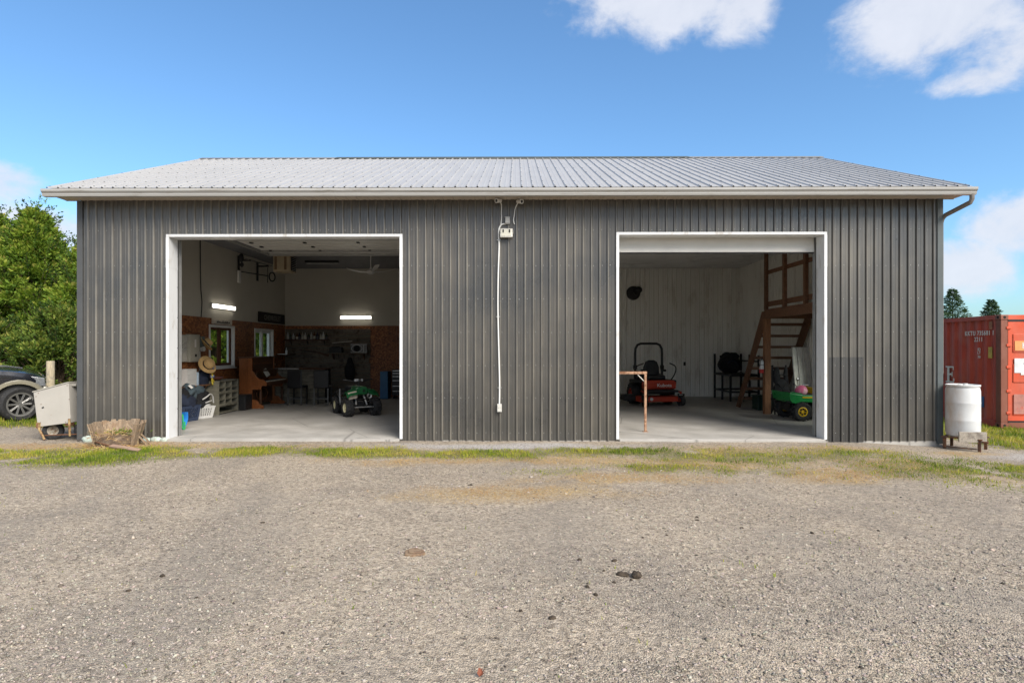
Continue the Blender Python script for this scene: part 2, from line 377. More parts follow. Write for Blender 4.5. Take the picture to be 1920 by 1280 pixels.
def gz(x, y):
    x = np.asarray(x, float); y = np.asarray(y, float)
    z = -.045 - .095 * sst(5.2, 8.2, x) - .09 * sst(8, 11.5, x) - .03 * sst(-6.8, -8.2, x)
    z = z + (fbm(x, y, 2.2, 3) - .5) * .05 * sst(.3, 2.0, np.abs(y + .1)) + (fbm(x, y, .45, 8, 3) - .5) * .022
    z = z + (fbm(x, y, 14, 5) - .5) * .2 * sst(14, 40, np.hypot(x, y + 3))
    ins = (np.abs(x) < 7.55) & (y > .08) & (y < 9.0); return np.where(ins, -.25, z)
def ellp(x, y, cx, cy, rx, ry): return np.clip(1.25 - np.hypot((x - cx) / rx, (y - cy) / ry), 0, 1)
def cover(x, y):
    """grass and straw cover of the yard, 0..1"""
    x = np.asarray(x, float); y = np.asarray(y, float)
    w = (fbm(x, y, 1.1, 21) - .5) * .55; yy = y + w * .9; xx = x + (fbm(x, y, 1.3, 31) - .5) * .8
    g = np.zeros_like(x + y)
    for e in [(-8.6, -1.25, 2.2, .62, 1.3), (-6.3, -1.65, 1.0, .85, 1.3), (-5.55, -1.2, 1.0, .55, 1.2), (-4.0, -1.05, .85, .5, 1.2), (-11.5, -1.3, 2.0, .8, 1.2),
              (-2.3, -1.1, 1.2, .5, 1.25), (-.4, -1.2, 1.7, .42, 1.05), (1.6, -1.1, 1.1, .42, 1.0), (1.0, -1.55, 2.0, .3, .5),
              (3.3, -1.45, 2.2, .85, .64), (5.2, -1.2, 1.9, .65, .60), (6.2, -2.3, 2.4, 1.1, .62), (7.9, -2.1, 1.4, .5, 1.15), (10.5, -2.2, 2.0, .7, 1.2), (6.8, -3.4, 1.6, .6, .38),
              (2.2, -2.3, 1.3, .4, .6), (.9, -2.6, .9, .3, .4), (3.2, -2.5, 1.0, .35, .45)]:
        g = np.maximum(g, e[4] * ellp(xx, yy, *e[:4]))
    lawn = sst(8.2, 9.0, x) * sst(-.35, .1, y + w * .4)
    lawn = np.maximum(lawn, sst(-7.9, -8.6, x) * sst(1.6, 2.6, y + w))
    lawn = np.maximum(lawn, sst(9.4, 11, y)); lawn = np.maximum(lawn, sst(11, 15, np.abs(x)) * sst(-2.5, -1.0, y))
    g = np.maximum(g, 1.2 * lawn); g = g * sst(.26, .58, fbm(x, y, .42, 41, 4) + .2 * g)
    s = np.zeros_like(g)
    for e in [(-7.4, -.55, 2.6, .55, 1.1), (-5.4, -.55, 1.0, .35, .9), (-4.0, -.65, 1.4, .3, .6), (4.2, -2.8, 1.1, .55, 1.3), (.2, -3.7, 1.8, .5, .85), (1.6, -3.05, 1.6, .5, .9), (-1.2, -1.8, 1.6, .4, .8),
              (.4, -1.85, 2.8, .45, .9), (3.2, -.9, 1.6, .5, .7), (5.6, -.75, 1.8, .4, .75), (5.4, -2.1, 1.8, .8, .85), (7.6, -.75, .9, .35, .8), (6.1, -2.9, 1.6, .6, .45), (2.8, -2.1, 1.6, .6, .8)]:
        s = np.maximum(s, e[4] * ellp(xx, yy, *e[:4]))
    s = s * sst(.25, .65, fbm(x, y, .6, 51, 3) + .2 * s)
    ins = (np.abs(x) < 7.62) & (y > -.1) & (y < 9.2)
    return np.where(ins, 0, np.clip(g, 0, 1)), np.where(ins, 0, np.clip(s, 0, 1))
def axis(lo, hi, step, far):
    a = list(np.arange(lo, hi + 1e-6, step)); d = step
    while a[-1] < far: d *= 1.22; a.append(a[-1] + d)
    d = step
    while a[0] > -far: d *= 1.22; a.insert(0, a[0] - d)
    return np.array(a)
gx, gy = axis(-11, 12, .075, 900), axis(-9.5, 3.2, .075, 900)
X, Y = np.meshgrid(gx, gy); nx, ny = len(gx), len(gy)
ZZ = gz(X, Y); gg, ss = cover(X, Y); wq = (fbm(X, Y, .7, 15) - .5) * .5
pp = np.clip(np.maximum(ellp(X, Y + wq, .0, -.55, 2.3, .28), ellp(X, Y + wq, 9.3, -1.0, 1.6, .5)) * 1.3, 0, 1)
idx = np.arange(nx * ny).reshape(ny, nx)
F = np.stack([idx[:-1, :-1], idx[:-1, 1:], idx[1:, 1:], idx[1:, :-1]], -1).reshape(-1, 4)
def ground_mat():
    q = NT('yard_gravel'); w = q.pos('World'); a = q.n('ShaderNodeAttribute', attribute_name='grass').outputs['Fac']; s = q.n('ShaderNodeAttribute', attribute_name='straw').outputs['Fac']
    wob = q.n('ShaderNodeVectorMath', operation='MULTIPLY'); q.put(wob.inputs[0], w); wob.inputs[1].default_value = (1, 1, .2)
    p = wob.outputs[0]
    cc = q.n('ShaderNodeSeparateColor'); q.put(cc.inputs[0], q.vor(p, 78, 'F1', 'Color')); c2 = q.n('ShaderNodeSeparateColor'); q.put(c2.inputs[0], q.vor(p, 165, 'F1', 'Color'))
    st = q.ramp(cc.outputs[0], [(0, (.055, .045, .034)), (.18, (.18, .15, .118)), (.5, (.385, .325, .255)), (.85, (.48, .412, .335)), (1, (.58, .505, .42))])
    fi = q.ramp(c2.outputs[0], [(0, (.06, .05, .04)), (.2, (.2, .17, .14)), (.5, (.395, .328, .252)), (1, (.56, .48, .385))])
    sand = q.mix(q.rng(q.noise(p, 220, 2), .3, .7), (.41, .347, .270), (.54, .465, .372))
    packed = q.rng(q.noise(q.pos('World', (.55, 1, .2)), .8, 6, .65), .40, .58)
    col = q.mix(q.rng(q.noise(p, 6, 4), .35, .65, .15, .85), st, fi)
    col = q.mix(q.math('MULTIPLY', packed, q.rng(q.noise(p, 70, 3), .40, .62, 0, .8)), col, sand)
    c3 = q.n('ShaderNodeSeparateColor'); q.put(c3.inputs[0], q.vor(p, 36, 'F1', 'Color'))
    col = q.mix(1.0, col, q.ramp(c3.outputs[0], [(0, (.62, .61, .60)), (.22, (.88, .875, .87)), (.75, (1.05, 1.05, 1.045)), (1, (1.24, 1.24, 1.23))]), 'MULTIPLY')
    col = q.mix(1.0, col, q.ramp(q.noise(p, 15, 7, .8), [(.34, (.80, .80, .81)), (.5, (1.03, 1.02, 1.0)), (.66, (1.20, 1.17, 1.12))]), 'MULTIPLY')
    col = q.mix(q.rng(q.noise(q.pos('World', (1, .7, .2)), .55, 6, .7, .5), .44, .62, 0, .45), col, (.21, .19, .168))
    soil = q.mix(q.rng(q.noise(p, 18, 5), .3, .7), (.09, .085, .03), (.19, .17, .055)); dry = q.mix(q.rng(q.noise(p, 40, 4), .3, .7), (.27, .175, .075), (.54, .38, .165))
    pale = q.mix(q.rng(cc.outputs[1], .2, .8), (.26, .25, .25), (.58, .56, .55)); col = q.mix(q.math('MULTIPLY', q.n('ShaderNodeAttribute', attribute_name='pale').outputs['Fac'], .8), col, pale)
    col = q.mix(q.math('MULTIPLY', q.math('MULTIPLY', q.rng(s, .1, .8), q.rng(q.noise(p, 38, 4, .7), .36, .58)), .9), col, dry); col = q.mix(q.math('MULTIPLY', q.rng(a, .12, .7), .85), col, soil)
    h = q.math('ADD', q.math('MULTIPLY', q.vor(p, 78), -1.0), q.math('MULTIPLY', q.vor(p, 165), -.6))
    h = q.math('ADD', h, q.math('MULTIPLY', q.noise(p, 9, 4), 1.2))
    q.bump(h, .9, .012); return q.fin(col, .9, 0, .2)
go = raw('ground', np.stack([X, Y, ZZ], -1).reshape(-1, 3), F, ground_mat(), None, {'grass': ('FLOAT', gg.ravel()), 'straw': ('FLOAT', ss.ravel()), 'pale': ('FLOAT', pp.ravel())}, True)
tag(go, 'grey and beige gravel yard with thin grass before the barn', 'ground', kind='structure')

# ================================================================ concrete floor of the barn
fl = G().box(-7.6, 7.6, 0, 9.12, -.35, 0).box(-6.0, -1.9, -.075, .002, -.3, -.004).box(1.97, 5.57, -.075, .002, -.3, -.004)
fo = fl.ob('concrete_floor', M_conc, None, bev=.008); tag(fo, 'worn grey concrete slab floor inside the barn', 'floor', kind='structure')

# ================================================================ the barn
barn = thing('metal_barn', 'long charcoal metal barn with silver roof and two open overhead doors', 'barn')
ZS = 4.21; PITCH = .1465
KEYS = [(0, 0), (.007, .024), (.017, .026), (.026, .023), (.036, .012), (.044, 0), (.085, 0), (.090, .0035), (.103, .0035), (.108, 0)]
def prof_pts(a0, a1, ph=-7.62, pitch=PITCH, keys=KEYS):
    pts = []; k = math.floor((a0 - ph) / pitch) - 1
    while ph + k * pitch < a1 + pitch:
        for dx, h in keys: pts.append((ph + k * pitch + dx, h))
        k += 1
    def at(x):
        for (xa, ha), (xb, hb) in zip(pts, pts[1:]):
            if xa <= x <= xb: return ha + (hb - ha) * (x - xa) / max(1e-9, xb - xa)
        return 0
    return [(a0, at(a0))] + [p for p in pts if a0 + 1e-5 < p[0] < a1 - 1e-5] + [(a1, at(a1))]
def sheet(name, a0, a1, z0, z1, fn, mat, par, th=.0015, **k):
    """ribbed steel sheet: fn(a, h, z) -> xyz"""
    P = prof_pts(a0, a1, **k); g = G(); n = len(P); lo = [fn(a, h, z0) for a, h in P]; hi = [fn(a, h, z1) for a, h in P]
    g.add(lo + hi, [(i, i + 1, n + i + 1, n + i) for i in range(n - 1)]); me = bpy.data.meshes.new(name); me.from_pydata(g.v, [], g.f)
    me.materials.append(mat); o = bpy.data.objects.new(name, me); COL.objects.link(o); o.parent = par
    if th: s = o.modifiers.new('gauge', 'SOLIDIFY'); s.thickness = th; s.offset = 0
    return o
DL = (-6.046, -1.853, 3.613); DR = (1.92, 5.615, 3.639)
fw = G()
for x0, x1, z0 in [(-7.6, DL[0] + .02, -.02), (DL[0] + .02, DL[1] - .02, DL[2] - .02), (DL[1] - .02, DR[0] + .02, -.02), (DR[0] + .02, DR[1] - .02, DR[2] - .02), (DR[1] - .02, 7.6, -.02)]:
    fw.box(x0, x1, .004, .14, z0 + .01, ZS + .06)
front = fw.ob('front_wall', pm('framing_lumber', (.36, .27, .17), .8), barn)
def ffn(dy): return lambda a, h, z: (a, dy - h, z)
SH = PITCH * 4
def columns(x0, x1):
    k = math.floor((x0 + 7.62 + 1e-6) / SH) + 1; xs = [x0]
    while -7.62 + k * SH < x1 - .05: xs.append(-7.62 + k * SH); k += 1
    return list(zip(xs, xs[1:] + [x1]))
segs = [(-7.545, DL[0] + .03, -.03), (DL[0] + .03, DL[1] - .03, DL[2] - .01), (DL[1] - .03, DR[0] + .03, -.03), (DR[0] + .03, DR[1] - .03, DR[2] - .01), (DR[1] - .03, 7.56, -.03)]
for x0, x1, z0 in segs:
    for i, (a, b) in enumerate(columns(x0, x1)):
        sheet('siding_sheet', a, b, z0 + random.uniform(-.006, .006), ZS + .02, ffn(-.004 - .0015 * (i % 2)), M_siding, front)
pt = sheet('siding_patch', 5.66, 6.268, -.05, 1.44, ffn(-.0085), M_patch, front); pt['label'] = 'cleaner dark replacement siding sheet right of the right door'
def screws(name, pts, r, d, mat, par):
    V = []; Fq = []
    for (x, y, z), n in pts:
        n = Vector(n); q = n.to_track_quat('Z', 'Y'); b = len(V); c = Vector((x, y, z))
        for k in range(6):
            a = math.pi * k / 3; V.append(c + q @ Vector((r * math.cos(a), r * math.sin(a), 0)))
        V.append(c + n * d); Fq += [(b + k, b + (k + 1) % 6, b + 6) for k in range(6)]
    o = raw(name, np.array([tuple(v) for v in V]), np.array(Fq), mat, par); o['kind'] = 'stuff'; return o
sp = []
for zr in (.10, .716, 1.292, 1.88, 2.466, 3.054, 3.686):
    for x0, x1, z0 in segs:
        if zr < z0: continue
        x = -7.62 + PITCH * (math.floor((x0 + 7.62) / PITCH) + .4)
        while x < x1:
            if x > x0 + .02 and random.random() < .93: sp.append(((x + random.uniform(-.008, .008), -.0075 - .001, zr + random.uniform(-.008, .008)), (0, -1, 0)))
            x += PITCH
screws('wall_screws', sp, .0075, .005, pm('screw_head', (.30, .30, .29), .4, .5), front)
# corner trims
B(-7.635, -7.535, -.032, .06, -.03, ZS).ob('corner_trim', M_trim_dark, barn, bev=.004)
B(7.545, 7.645, -.032, .06, -.08, ZS).ob('corner_trim', M_trim_green, barn, bev=.004)
B(7.5, 7.56, -.012, .0, -.03, ZS).ob('corner_backing', M_trim_dark, barn)

# side and back walls
def holes_rects(a0, a1, z0, z1, holes):
    out = []; cur = a0
    for h0, h1, b0, b1 in sorted(holes):
        if h1 <= a0 or h0 >= a1: continue
        h0, h1 = max(h0, a0), min(h1, a1)
        if h0 > cur: out.append((cur, h0, z0, z1))
        if b0 > z0: out.append((h0, h1, z0, min(b0, z1)))
        if b1 < z1: out.append((h0, h1, max(b1, z0), z1))
        cur = h1
    if cur < a1: out.append((cur, a1, z0, z1))
    return [r for r in out if r[1] - r[0] > 1e-4 and r[3] - r[2] > 1e-4]
WIN = [(4.17, 5.39, 1.14, 2.14), (6.71, 7.94, 1.16, 2.13)]
lw = G()
for a, b, c, d in holes_rects(.141, 9.1, 0, ZS + .05, WIN): lw.box(-7.6, -7.462, a, b, c, d)
leftw = lw.ob('side_wall', M_wallw, barn)
WR_ADDED = [(.75, 2.15, .95, 2.2), (2.45, 3.75, .95, 2.2)]; rw = G()  # openings for the unseen windows added to brighten the right bay
for a, b, c, d in holes_rects(.141, 9.1, 0, ZS + .05, WR_ADDED): rw.box(7.47, 7.6, a, b, c, d)
rightw = rw.ob('side_wall', M_wsteel, barn)
backw = B(-7.46, 7.468, 8.965, 9.1, 0, ZS + .05).ob('back_wall', M_wallw, barn)
part = B(-.08, .0, .142, 8.963, .002, ZS).ob('partition_wall', M_wallw, barn); B(.0005, .08, .142, 8.963, .002, ZS).ob('partition_wall', M_wsteel, barn)
for a, b in columns(-7.6, 1.7):      # outer siding of the long sides (a runs along y, shifted)
    y0, y1 = a + 7.6, b + 7.6
    if y1 > 9.14: break
    for c, d in [(-.03, ZS)] if not any(y0 < w[1] + .05 and y1 > w[0] - .05 for w in WIN) else [(-.03, 1.1), (2.18, ZS)]:
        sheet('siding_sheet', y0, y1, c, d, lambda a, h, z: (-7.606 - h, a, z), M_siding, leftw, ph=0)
    for c, d in [(-.06, ZS)] if not any(y0 < w[1] + .04 and y1 > w[0] - .04 for w in WR_ADDED) else [(-.06, .9), (2.25, ZS)]: sheet('siding_sheet', y0, y1, c, d, lambda a, h, z: (7.606 + h, a, z), M_siding, rightw, ph=0)
# inside lining of the left bay: OSB wainscot sheets, painted wall above
yb = [.16 + 1.22 * i for i in range(8)]; yb[-1] = 8.95
for a, b in zip(yb, yb[1:]):
    g = G()
    for r in holes_rects(a + .002, b - .002, .01, 2.35, WIN): g.box(-7.462, -7.450 + random.uniform(-.001, .001), r[0], r[1], r[2], r[3])
    g.ob('osb_sheet', M_osb, leftw)
xb = [-7.445, -6.22, -5.0, -3.78, -2.56, -1.34, -.09]
for a, b in zip(xb, xb[1:]): B(a + .002, b - .002, 8.952 + random.uniform(-.001, .001), 8.964, .01, 2.335).ob('osb_sheet', M_osb, backw)
# reclaimed boards over the OSB behind the bar
z = .03; row = 0
while z < 2.22:
    h = random.choice([.12, .14, .16]); x = -7.44
    while x < -4.64:
        w = random.uniform(.55, 1.5); x1 = min(x + w, -4.63)
        if x1 - x < .1: break
        dp = random.uniform(.012, .03)
        B(x + .003, x1 - .003, 8.951 - dp, 8.950, z + .003, z + h - .003).ob('board', M_plank, backw); x = x1
    z += h; row += 1
# right bay: ribbed white steel on back and side
for i in range(13):
    a = .1 + i * .567
    if a > 7.4: break
    sheet('liner_sheet', a, min(a + .567, 7.455), .02, ZS, lambda a, h, z: (a, 8.955 - h, z), M_wsteel, backw, ph=0, pitch=.149)
for i in range(16):
    a = .16 + i * .56
    if a > 8.9: break
    for c, d in [(.02, ZS)] if not any(a < w[1] + .04 and a + .56 > w[0] - .04 for w in WR_ADDED) else [(.02, .9), (2.25, ZS)]: sheet('liner_sheet', a, min(a + .56, 8.94), c, d, lambda a, h, z: (7.462 - h * .9, a, z), M_wsteel, rightw, ph=0, pitch=.13)
# ceiling
B(-7.46, -.081, .145, 8.96, ZS, ZS + .03).ob('ceiling', M_ceil, barn)
cr = B(.081, 7.46, .145, 8.96, ZS + .02, ZS + .04).ob('ceiling', M_ceil, barn)
for i in range(10):
    a = .15 + i * .88
    sheet('ceiling_sheet', a, min(a + .88, 8.95), .1, 7.44, lambda a, h, z: (z, a, ZS + .016 - h), pm('grey_ceiling_steel', (.62, .62, .61), .45, 0, .1, 1, (.5, .5, .49), .42, 1.2, kind='World'), cr, ph=0, pitch=.22)

# windows in the left wall
def window(y0, y1, z0, z1, sash, lab):
    w = G(); t = .05
    for a, b, c, d in [(y0 - t, y1 + t, z1, z1 + t), (y0 - t, y1 + t, z0 - t, z0), (y0 - t, y0, z0, z1), (y1, y1 + t, z0, z1)]: w.box(-7.449, -7.428, a, b, c, d)
    for a, b, c, d in [(y0, y1, z1 - .012, z1), (y0, y1, z0, z0 + .012), (y0, y0 + .012, z0 + .012, z1 - .012), (y1 - .012, y1, z0 + .012, z1 - .012)]: w.box(-7.62, -7.4495, a, b, c, d)
    wo_ = w.ob('window', M_wplast, barn); wo_['label'] = lab
    m = (y0 + y1) / 2; f = G()
    for a, b in ((y0 + .012, m + .03), (m - .03, y1 - .012)):
        x = -7.56 if a < m - .1 else -7.53
        f.box(x, x + .028, a, b, z1 - .075, z1 - .0125).box(x, x + .028, a, b, z0 + .0125, z0 + .075)
        f.box(x, x + .028, a, a + .085, z0 + .075, z1 - .075).box(x, x + .028, b - .085, b, z0 + .075, z1 - .075)
        B(x + .012, x + .016, a + .08, b - .08, z0 + .07, z1 - .07).ob('pane', M_glass, wo_)
    f.ob('sash', sash, wo_)
    B(-7.449, -7.38, y0 - .07, y1 + .07, z0 - .075, z0 - .051).ob('sill', M_wplast, wo_, bev=.004)
for y0, y1, lab in ((.75, 2.15, 'added out-of-view window lighting the right bay near its front'), (2.45, 3.75, 'added out-of-view window lighting the right bay under the loft')):  # unseen windows, added to bring more daylight into the right bay
    g = G(); m = (y0 + y1) / 2
    for a, b, c, d in [(y0 - .05, y1 + .05, 2.2, 2.25), (y0 - .05, y1 + .05, .9, .95), (y0 - .05, y0, .95, 2.2), (y1, y1 + .05, .95, 2.2), (m - .03, m + .03, .95, 2.2)]: g.box(7.43, 7.62, a, b, c, d)
    added_win = g.ob('window', M_wplast, barn, label=lab)
    for a, b in ((y0, m - .03), (m + .03, y1)): B(7.55, 7.554, a, b, .95, 2.2).ob('pane', M_glass, added_win)
window(*WIN[0], wood_mat('brown_sash', (.10, .04, .02), .3), 'window with brown wooden sash')
window(*WIN[1], M_wplast, 'white window behind the piano')

# ---- roof
EY, EZ, RY_, RZ_ = -.42, 4.331, 4.572, 6.415
sl = math.atan2(RZ_ - EZ, RY_ - EY); SLN = math.hypot(RZ_ - EZ, RY_ - EY); RK = [(0, 0), (.009, .021), (.023, .021), (.036, 0), (.095, 0), (.1, .003), (.118, .003), (.123, 0)]
rg = G().prism([(EY + .02, EZ - .05), (RY_, RZ_ - .03), (9.56, EZ - .05), (9.56, EZ - .09), (RY_, RZ_ - .08), (EY + .02, EZ - .09)], -7.82, 7.82, 'x')
roof = rg.ob('roof', pm('roof_deck', (.3, .25, .18), .8), barn)
RP = .188; x = -7.848; k = 0
while x < 7.84:
    x1 = min(x + RP * 4, 7.848)
    for side in (0, 1):
        fn = (lambda a, h, t, dz=.0012 * (k % 2): (a, EY + t * math.cos(sl) - (h + dz) * math.sin(sl), EZ + t * math.sin(sl) + (h + dz) * math.cos(sl))) if side == 0 else \
             (lambda a, h, t: (a, 2 * RY_ - (EY + t * math.cos(sl)), EZ + t * math.sin(sl) + h))
        sheet('roof_sheet', x, x1, 0 if side else -.03, SLN, fn, M_roof, roof, ph=-7.848, pitch=RP, keys=RK)
    x = x1; k += 1
sp = []
for t in (.05, .62, 1.30, 2.05, 2.85, 3.7, 4.6):
    x = -7.848 + .015
    while x < 7.84:
        h = .021; sp.append(((x + random.uniform(-.004, .004), EY + t * math.cos(sl) - h * math.sin(sl), EZ + t * math.sin(sl) + h * math.cos(sl)), (0, -math.sin(sl), math.cos(sl)))); x += RP
screws('roof_screws', sp, .016, .009, pm('dark_screw', (.06, .06, .06), .5, .3), roof)
def cap(x0, x1, w, th, mat, nm):
    dz = w * math.tan(sl); G().prism([(RY_ - w, RZ_ - dz + .02), (RY_, RZ_ + .022), (RY_ + w, RZ_ - dz + .02), (RY_ + w, RZ_ - dz + .02 + th), (RY_, RZ_ + .022 + th), (RY_ - w, RZ_ - dz + .02 + th)], x0, x1, 'x').ob(nm, mat, roof)
M_cap = pm('dull_ridge_metal', (.17, .175, .175), .5); cap(-7.86, -4.4, .16, .014, M_cap, 'ridge_cap'); cap(4.5, 7.86, .16, .014, M_cap, 'ridge_cap')
cap(-4.399, 4.499, .17, .022, pm('dark_ridge_vent', (.07, .085, .085), .6), 'ridge_vent')
# fascia, gutter, soffit, downspout
B(-7.848, 7.848, EY + .0, EY + .022, ZS + .012, EZ - .03).ob('fascia', M_gutter, barn)
gp = [(EY - .003, 4.288), (EY - .003, 4.168), (EY - .075, 4.168), (EY - .088, 4.20), (EY - .088, 4.215), (EY - .118, 4.25), (EY - .122, 4.288), (EY - .108, 4.292), (EY - .108, 4.28), (EY - .11, 4.255), (EY - .08, 4.215), (EY - .07, 4.176), (EY - .012, 4.176), (EY - .012, 4.288)]
gut = G().prism(gp, -7.87, 7.86, 'x').ob('gutter', M_gutter, barn)
for s in (-1, 1): G().prism([gp[i] for i in range(7)], *((7.8605, 7.864) if s > 0 else (-7.874, -7.8705)), 'x').ob('end_cap', M_gutter, gut)
sof = B(-7.845, 7.845, EY + .023, -.0235, ZS + .0125, ZS + .03).ob('soffit', M_soffit, barn)
base = G().prism([(0, .004), (.183, .004), (.183, .0), (.176, -.004), (.125, -.004), (.12, .0), (.07, .0), (.065, -.004), (.008, -.004)], EY + .024, -.024, 'y').mesh('soffit_panel'); base.materials.append(M_soffit)
for i in range(84):
    o = bpy.data.objects.new('soffit_panel', base); COL.objects.link(o); o.parent = sof; o.location = (-7.84 + i * .1866, 0, ZS + .0065)
for s in (-1, 1):  # boxed eave ends and rake boards
    B(*sorted((s * 7.625, s * 7.846)), -.0225, .02, ZS + .002, EZ + .02).ob('eave_return', M_soffit, barn)
    G().prism([(EY, EZ - .10), (RY_, RZ_ - .10), (9.56, EZ - .10), (9.56, EZ - .02), (RY_, RZ_ - .015), (EY, EZ - .02)], *sorted((s * 7.822, s * 7.846)), 'x').ob('rake_board', M_gutter, barn)
dsx = 7.81
G().tube([(dsx, EY - .05, 4.18), (dsx, EY - .05, 4.10), (dsx - .01, EY - .03, 4.05), (7.69, -.02, 3.93), (7.672, .03, 3.88), (7.668, .06, 3.80), (7.668, .06, 1.15)], .038, 10).ob('downspout', pm('taupe_downspout', (.17, .155, .14), .45, 0, .1), barn, True)
# pale lumps of sealant along the foot of the wall, left
M_foam = pm('pale_green_sealant', (.40, .47, .42), .85, 0, .2, 20, (.22, .2, .17), .4, 14, bump=.5, bsc=30)
for x, w, h in [(-7.42, .16, .075), (-7.2, .1, .05), (-6.72, .1, .05), (-6.55, .12, .05), (-6.4, .12, .045), (-6.22, .14, .06), (-6.07, .11, .055), (-6.86, .1, .05)]:
    G().ell((x, -.03, -.03), (w * .75, .06, h), 12, 8, .16).ob('footing_sealant', M_foam, barn, True, ang=80)

# ---- door frames and overhead doors
def frame(D, lab):
    x0, x1, zt = D; f = G().box(x0, x1, -.034, .25, zt - .048, zt).ob('door_frame', M_white, barn, bev=.003); f['label'] = lab
    for a, b in ((x0, x0 + .048), (x1 - .048, x1)): B(a, b, -.034, .25, -.005, 3.04).ob('jamb', M_white, f, bev=.003); B(a - .002, b + .002, -.0365, .25, 3.02, zt - .0485).ob('jamb', M_white, f, bev=.003)
    for a, s in ((x0 + .042, 1), (x1 - .042, -1)):
        xs = sorted((a - s * .03, a + s * .010)); B(xs[0], xs[1], .253, .268, .0, zt - .05).ob('seal', M_black, f)
        xs = sorted((a - s * .03, a + s * .006)); B(xs[0], xs[1], .27, .345, .005, zt + .02).ob('track', M_galv, f)
        xs = sorted((a + s * .012, a + s * .022)); B(xs[0], xs[1], .335, .352, .005, zt + .02).ob('track', M_galv, f)
    for i in range(6): G().cyl((x0 + .05, .24, .5 + i * .55), (x0 + .0465, .24, .5 + i * .55), .008, n=6).ob('nail', M_dark, f)
    return f
frame(DL, 'white left door frame'); frame(DR, 'white right door frame')
def panel_mesh(w):
    g = G().box(-w / 2, w / 2, 0, .528, 0, .045)
    for i in range(2): g.box(-w / 2 + .02, w / 2 - .02, .06 + i * .3, .2 + i * .3, -.006, .0005)
    return g
# left: door fully open, lying under the ceiling
x0, x1 = DL[0] + .06, DL[1] - .06; xm = (x0 + x1) / 2; w = x1 - x0
tr = G()
for x in (x0 - .04, x1 + .04): tr.tube([(x, .31, 3.5), (x, .33, 3.68), (x, .42, 3.84), (x, .6, 3.90), (x, 4.4, 3.92)], .026, 6)
tr.box(x0 - .06, x0 - .03, 4.2, 4.24, 3.9, ZS).box(x1 + .03, x1 + .06, 4.2, 4.24, 3.9, ZS)
od = tr.ob('overhead_door', M_galv, barn, label='white sectional door raised under the ceiling of the left bay')
pme = panel_mesh(w).mesh('panel'); pme.materials.append(M_door)
for i in range(7):
    o = bpy.data.objects.new('panel', pme); COL.objects.link(o); o.parent = od; o.location = (xm, .52 + i * .534, 3.955)
for i in range(1, 7):
    for k in range(4):
        B(x0 + .25 + k * (w - .5) / 3 - .03, x0 + .25 + k * (w - .5) / 3 + .03, .52 + i * .534 - .05, .52 + i * .534 + .05, 3.925, 3.948).ob('hinge', M_steelb, od)
for yy in (2.1, 3.7, 4.2): B(x0, x1, yy, yy + .03, 3.89, 3.945).ob('strut', M_galv, od)
# right: lower panels still showing under the header
x0, x1 = DR[0] + .06, DR[1] - .06; xm = (x0 + x1) / 2; w = x1 - x0
tr = G()
for x in (x0 - .03, x1 + .03): tr.tube([(x, .40, 3.3), (x, .42, 3.70), (x, .5, 3.88), (x, .7, 3.97), (x, 4.4, 4.0)], .024, 6)
od = tr.ob('overhead_door', M_galv, barn, label='white sectional door not quite fully raised in the right bay')
def tilt_panel(y0, z0, y1, z1):
    a = math.atan2(z1 - z0, y1 - y0); M = T(xm, y0, z0) @ Matrix.Rotation(a, 4, 'X'); g = G()
    L_ = math.hypot(y1 - y0, z1 - z0) - .006
    g.box(-w / 2, w / 2, 0, L_, 0, .04); g.box(-w / 2, w / 2, 0, L_ * .25, .0405, .046)
    g.v = [tuple(M @ Vector(v)) for v in g.v]; g.ob('panel', M_door, od, bev=.004)
tilt_panel(.335, 3.335, .37, 3.86); tilt_panel(.375, 3.868, .72, 4.10); y = .73
while y < 3.5: tilt_panel(y, 4.10, y + .534, 4.105); y += .538
B(xm - w / 2, xm + w / 2, .31, .345, 3.315, 3.334).ob('bottom_seal', M_black, od)

# ================================================================ things on the front wall
M_conduit = pm('white_conduit', (.70, .70, .68), .4, 0, .06, 5)
c = thing('conduit', 'white plastic conduit running down the dark siding between the doors', 'conduit', (-.14, -.03, .6))
pts = [(0, 0, 0), (.004, -.002, .35), (-.006, 0, .8), (-.018, -.004, 1.3), (-.026, -.004, 1.75), (-.020, -.004, 2.3), (-.004, 0, 2.8), (-.012, 0, 2.99), (-.004, 0, 3.10), (.03, 0, 3.165), (.075, 0, 3.185), (.115, 0, 3.18)]
def smooth_path(P, k=4):
    P = [Vector(p) for p in P]; out = []
    for i in range(len(P) - 1):
        p0, p1, p2, p3 = P[max(i - 1, 0)], P[i], P[i + 1], P[min(i + 2, len(P) - 1)]
        for j in range(k):
            t = j / k; out.append(.5 * ((2 * p1) + (p2 - p0) * t + (2 * p0 - 5 * p1 + 4 * p2 - p3) * t * t + (-p0 + 3 * p1 - 3 * p2 + p3) * t ** 3))
    return out + [P[-1]]
G().tube(smooth_path(pts), .0125, 8).ob('pipe', M_conduit, c, True)
for z, x in ((.3, .004), (1.55, -.023), (2.9, -.009)): B(x - .035, x + .035, -.012, .012, z - .008, z + .008).ob('clip', M_galv, c, bev=.002)
o = G().box(-.04, .04, -.05, .012, -.07, .07).box(-.034, .034, -.058, -.05, -.062, -.004).box(-.034, .034, -.058, -.05, .004, .062).ob('outlet_box', pm('grey_pvc', (.50, .49, .45), .55, 0, .1), None, bev=.004)
o.location = (-.138, -.03, .547); tag(o, 'grey weatherproof outlet box at the foot of the white conduit', 'outlet')
j = G().box(-.035, .045, -.05, .015, -.06, .055).box(-.05, .05, -.03, .015, .045, .06).box(-.045, .04, -.035, .015, -.075, -.06).ob('junction_box', pm('grey_box', (.30, .30, .29), .5), None, bev=.004)
